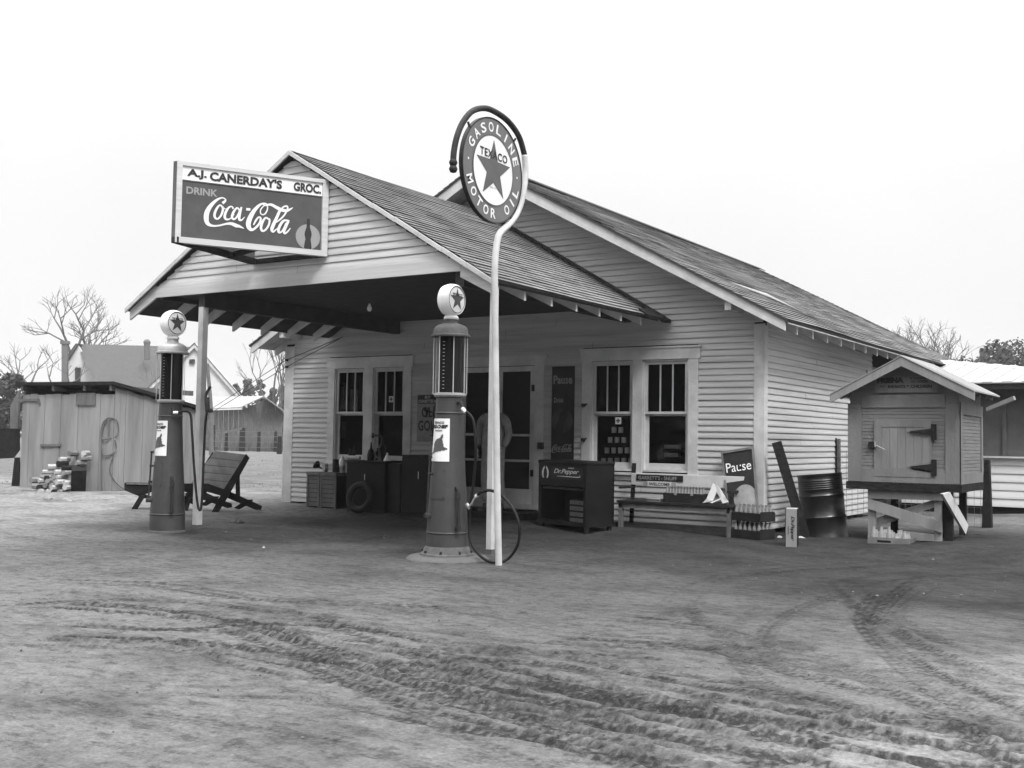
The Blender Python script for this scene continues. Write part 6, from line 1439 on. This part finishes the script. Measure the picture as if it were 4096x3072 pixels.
# ================================================================ TREES
def bare_tree(base, h, seed, label, spread=.55, lean=(0, 0, 0), r0=.22, levels=5, m='far_bark', twist=1):
    t = thing('bare_tree', label, 'tree', tuple(base)); rs = random.Random(seed); tr = MB(); cr = MB()
    def grow(p, d, L_, r, lv_, mb_):
        pts = [p]; dd = d.copy()
        for k in range(3):
            dd = (dd+Vector((rs.uniform(-1, 1), rs.uniform(-1, 1), rs.uniform(-.5, .7)))*.13*twist).normalized(); pts.append(pts[-1]+dd*L_/3)
        mb_.tube(pts, [r, r*.62], n=6 if r > .03 else 3, smooth=2)
        if lv_ == 0: return
        nb = rs.choice((2, 3, 3)) if lv_ > 1 else rs.choice((2, 3, 4))
        for k in range(nb):
            a = Vector((rs.uniform(-1, 1), rs.uniform(-1, 1), rs.uniform(-.2, .8))).normalized(); nd = (dd*(1-spread*.6)+a*spread).normalized()
            st_ = pts[-1] if k < 2 else pts[2]; grow(st_, nd, L_*rs.uniform(.62, .82), r*.6, lv_-1, cr)
    grow(Vector(base), Vector((lean[0], lean[1], 1)).normalized(), h*.3, r0, levels, tr)
    tr.build('trunk', m, t); cr.build('crown', m, t); return t
def leafy(base, h, r, seed, label, n=2600, m='needle', group=None, s=.35, low=.25):
    t = thing('evergreen_tree', label, 'tree', tuple(base), group); rs = random.Random(seed); base = Vector(base)
    MB().tube([base, base+Vector((0, 0, h*.5)), base+Vector((rs.uniform(-.2, .2), 0, h*.9))], [h*.025, h*.008], n=7).build('trunk', 'bark', t)
    cl = [(Vector((rs.gauss(0, r*.42), rs.gauss(0, r*.42), h*rs.uniform(low, .95))), r*rs.uniform(.22, .45)) for _ in range(16)]
    q = MB(); vs = []; fs = []
    for i in range(n):
        c, cr_ = rs.choice(cl); k = 1.1-(c.z/h)*.55; d = Vector((rs.gauss(0, 1), rs.gauss(0, 1), rs.gauss(0, .8))); d = d.normalized()*cr_*rs.uniform(.4, 1.08)
        p = base+Vector((c.x*k, c.y*k, c.z))+d; a = Vector((rs.uniform(-1, 1), rs.uniform(-1, 1), rs.uniform(-1, 1))).normalized()*s*rs.uniform(.4, 1); b_ = a.orthogonal().normalized()*s*rs.uniform(.3, .7)
        k0 = len(vs); vs += [p-a*.5, p+b_*.5, p+a*.5, p-b_*.5]; fs.append((k0, k0+1, k0+2, k0+3))
    q.add(vs, fs); q.build('crown', m, t); return t
bare_tree(farz(262, 125), 19.5, 21, 'large bare tree with spreading limbs behind the farmhouse chimney', .62, (.22*rt.x, .22*rt.y, 0), .5, 6)
bare_tree(farz(165, 110), 12.5, 5, 'bare tree left of the farmhouse chimney', .6, (0, 0, 0), .3, 5)
bare_tree(farz(1095, 120), 15.5, 9, 'slender bare tree rising between the barn and the store corner board', .35, (0, 0, 0), .2, 5)
bare_tree(farz(1122, 115), 14, 10, 'thin bare sapling right beside the store corner board', .3, (0, 0, 0), .15, 5)
bare_tree(farz(3850, 62), 10.2, 31, 'bare many branched tree behind the rear of the store roof', .6, (0, 0, 0), .2, 6)
bare_tree(farz(3700, 66), 9.4, 33, 'low bare tree showing over the store roof', .5, (0, 0, 0), .13, 5)
bare_tree(farz(640, 80), 8.6, 41, 'small bare sapling in front of the farmhouse roof', .45, (0, 0, 0), .06, 4)
def lt(px, yt, D, w_, seed, lb, grp, n=2200, hz=1743, s=.45): leafy(farz(px, D), 1.27+(hz-yt)/FOC*D, w_/FOC*D/1.15, seed, lb, n, group=grp, s=s)
lt(40, 1450, 80, 125, 1, 'dense dark tree at the left edge beyond the shed', 'dark trees at the left edge', 3600, 1729)
lt(-120, 1430, 84, 150, 2, 'dense dark tree cut by the left edge', 'dark trees at the left edge', 2500, 1729)
lt(165, 1560, 76, 70, 3, 'low dark bush left of the farmhouse', 'dark trees at the left edge', 1800, 1729)
for i, (px, y, D, w_, lb) in enumerate(((935, 1538, 150, 45, 'dark tree right of the farmhouse gable'), (992, 1528, 160, 50, 'bushy tree standing over the barn roof ridge'), (1037, 1500, 165, 32, 'taller tree with a ragged top behind the barn gable'), (1085, 1560, 150, 45, 'low tree behind the right end of the barn'), (1125, 1545, 155, 40, 'tree half hidden by the store corner board'), (890, 1590, 150, 45, 'low dark tree against the farmhouse rake'))): lt(px, y, D, w_, 50+i, lb, 'trees behind the barn', 2000, 1744, .6)
for i, (px, y, D, w_, lb) in enumerate(((3925, 1392, 95, 165, 'rounded dark tree behind the pale metal roof'), (4075, 1385, 105, 170, 'dark tree at the right edge beyond the metal roof'), (4210, 1380, 100, 180, 'dark tree beyond the right edge'))): lt(px, y, D, w_, 70+i, lb, 'trees beyond the side wing', 7000, 1788, .5)
# a wood far off reading as one mass, and rough grass in the back yard
q = MB(); rs = random.Random(8); vs = []; fs = []
for i in range(9000):
    px = rs.uniform(-900, 5200); D = rs.uniform(200, 250); p = farz(px, D); hh = (5.2+2.4*noise.noise(Vector((px*.006, 0, 0)))+1.2*noise.noise(Vector((px*.03, 2, 0))))
    p.z = hh*rs.random()**.6; s_ = 1.1
    a = Vector((rs.uniform(-1, 1), rs.uniform(-1, 1), rs.uniform(-1, 1))).normalized()*s_; b_ = a.orthogonal().normalized()*s_*.6; k0 = len(vs); vs += [p-a, p+b_, p+a, p-b_]; fs.append((k0, k0+1, k0+2, k0+3))
q.add(vs, fs); tag(q.build('woods', 'needle'), 'far line of low woods along the horizon', None, None, 'stuff')
q = MB(); vs = []; fs = []
for i in range(9000):
    if i < 6500: p = far(rs.uniform(-300, 1180), 1740, 22+30*rs.random()**1.4); p.z = .01
    else: p = Vector((rs.uniform(2.2, 7), rs.uniform(3.2, 7.1), .02))
    if (p-C0).to_2d().length < 3.6 and p.y < 4: continue
    h_ = rs.uniform(.02, .07)*(1.7 if noise.noise(p*.35) > .12 else .7); w_ = .012*rs.uniform(1, 2.5); d = Vector((rs.uniform(-1, 1), rs.uniform(-1, 1), 0)).normalized()
    k0 = len(vs); vs += [p-d*w_, p+d*w_, p+Vector((rs.uniform(-.5, .5)*h_, rs.uniform(-.5, .5)*h_, h_))]; fs.append((k0, k0+1, k0+2))
q.add(vs, fs); tag(q.build('grass', 'weed'), 'rough short winter grass of the back yard', None, None, 'stuff')
# unseen woods added behind the camera to shade the front, mirrored in the panes
q = MB(); vs = []; fs = []
for i in range(16000):
    a = rs.uniform(-1.12, 1.12); D = rs.uniform(20, 27); hh = 13.0+2.5*noise.noise(Vector((a*6, 0, 5)))+1.5*noise.noise(Vector((a*22, 0, 5)))
    p = Vector((1.5+D*1.25*math.sin(a)*1.3, -10-D*math.cos(a)**.6, hh*rs.random()**.75)); s_ = .75
    a_ = Vector((rs.uniform(-1, 1), rs.uniform(-1, 1), rs.uniform(-1, 1))).normalized()*s_; b_ = a_.orthogonal().normalized()*s_*.6; k0 = len(vs); vs += [p-a_, p+b_, p+a_, p-b_]; fs.append((k0, k0+1, k0+2, k0+3))
q.add(vs, fs); tag(q.build('added_shade_woods', 'needle'), 'unseen dark woods added behind the camera to shade the front', None, None, 'stuff')
# dead weeds under the back fence
q = MB(); vs = []; fs = []
for i in range(2600):
    p = far(rs.uniform(815, 1135), 1740, rs.uniform(83, 87)); p.z = 0; h_ = rs.uniform(.4, 1.5)*(.4+.9*abs(noise.noise(p*.8)))*1.3; d = rt*rs.uniform(.03, .08); k0 = len(vs)
    vs += [p-d, p+d, p+Vector((rs.uniform(-.25, .25), rs.uniform(-.25, .25), h_))]; fs.append((k0, k0+1, k0+2))
q.add(vs, fs); tag(q.build('weeds', 'old_wood'), 'tangle of dead weeds under the back fence', None, None, 'stuff')

# ================================================================ HAZE
hm = bpy.data.materials.new('haze_air'); hm.use_nodes = True; nt = hm.node_tree; nt.nodes.clear()
pv = nt.nodes.new('ShaderNodeVolumePrincipled'); pv.inputs['Color'].default_value = (.95, .95, .95, 1); pv.inputs['Density'].default_value = .0005; pv.inputs['Anisotropy'].default_value = .2
oo = nt.nodes.new('ShaderNodeOutputMaterial'); nt.links.new(pv.outputs[0], oo.inputs['Volume'])
o = MB().box((-330, -25, -1.5), (330, 330, 24)).build('haze', hm); tag(o, 'thin pale haze in the air', None, None, 'stuff')
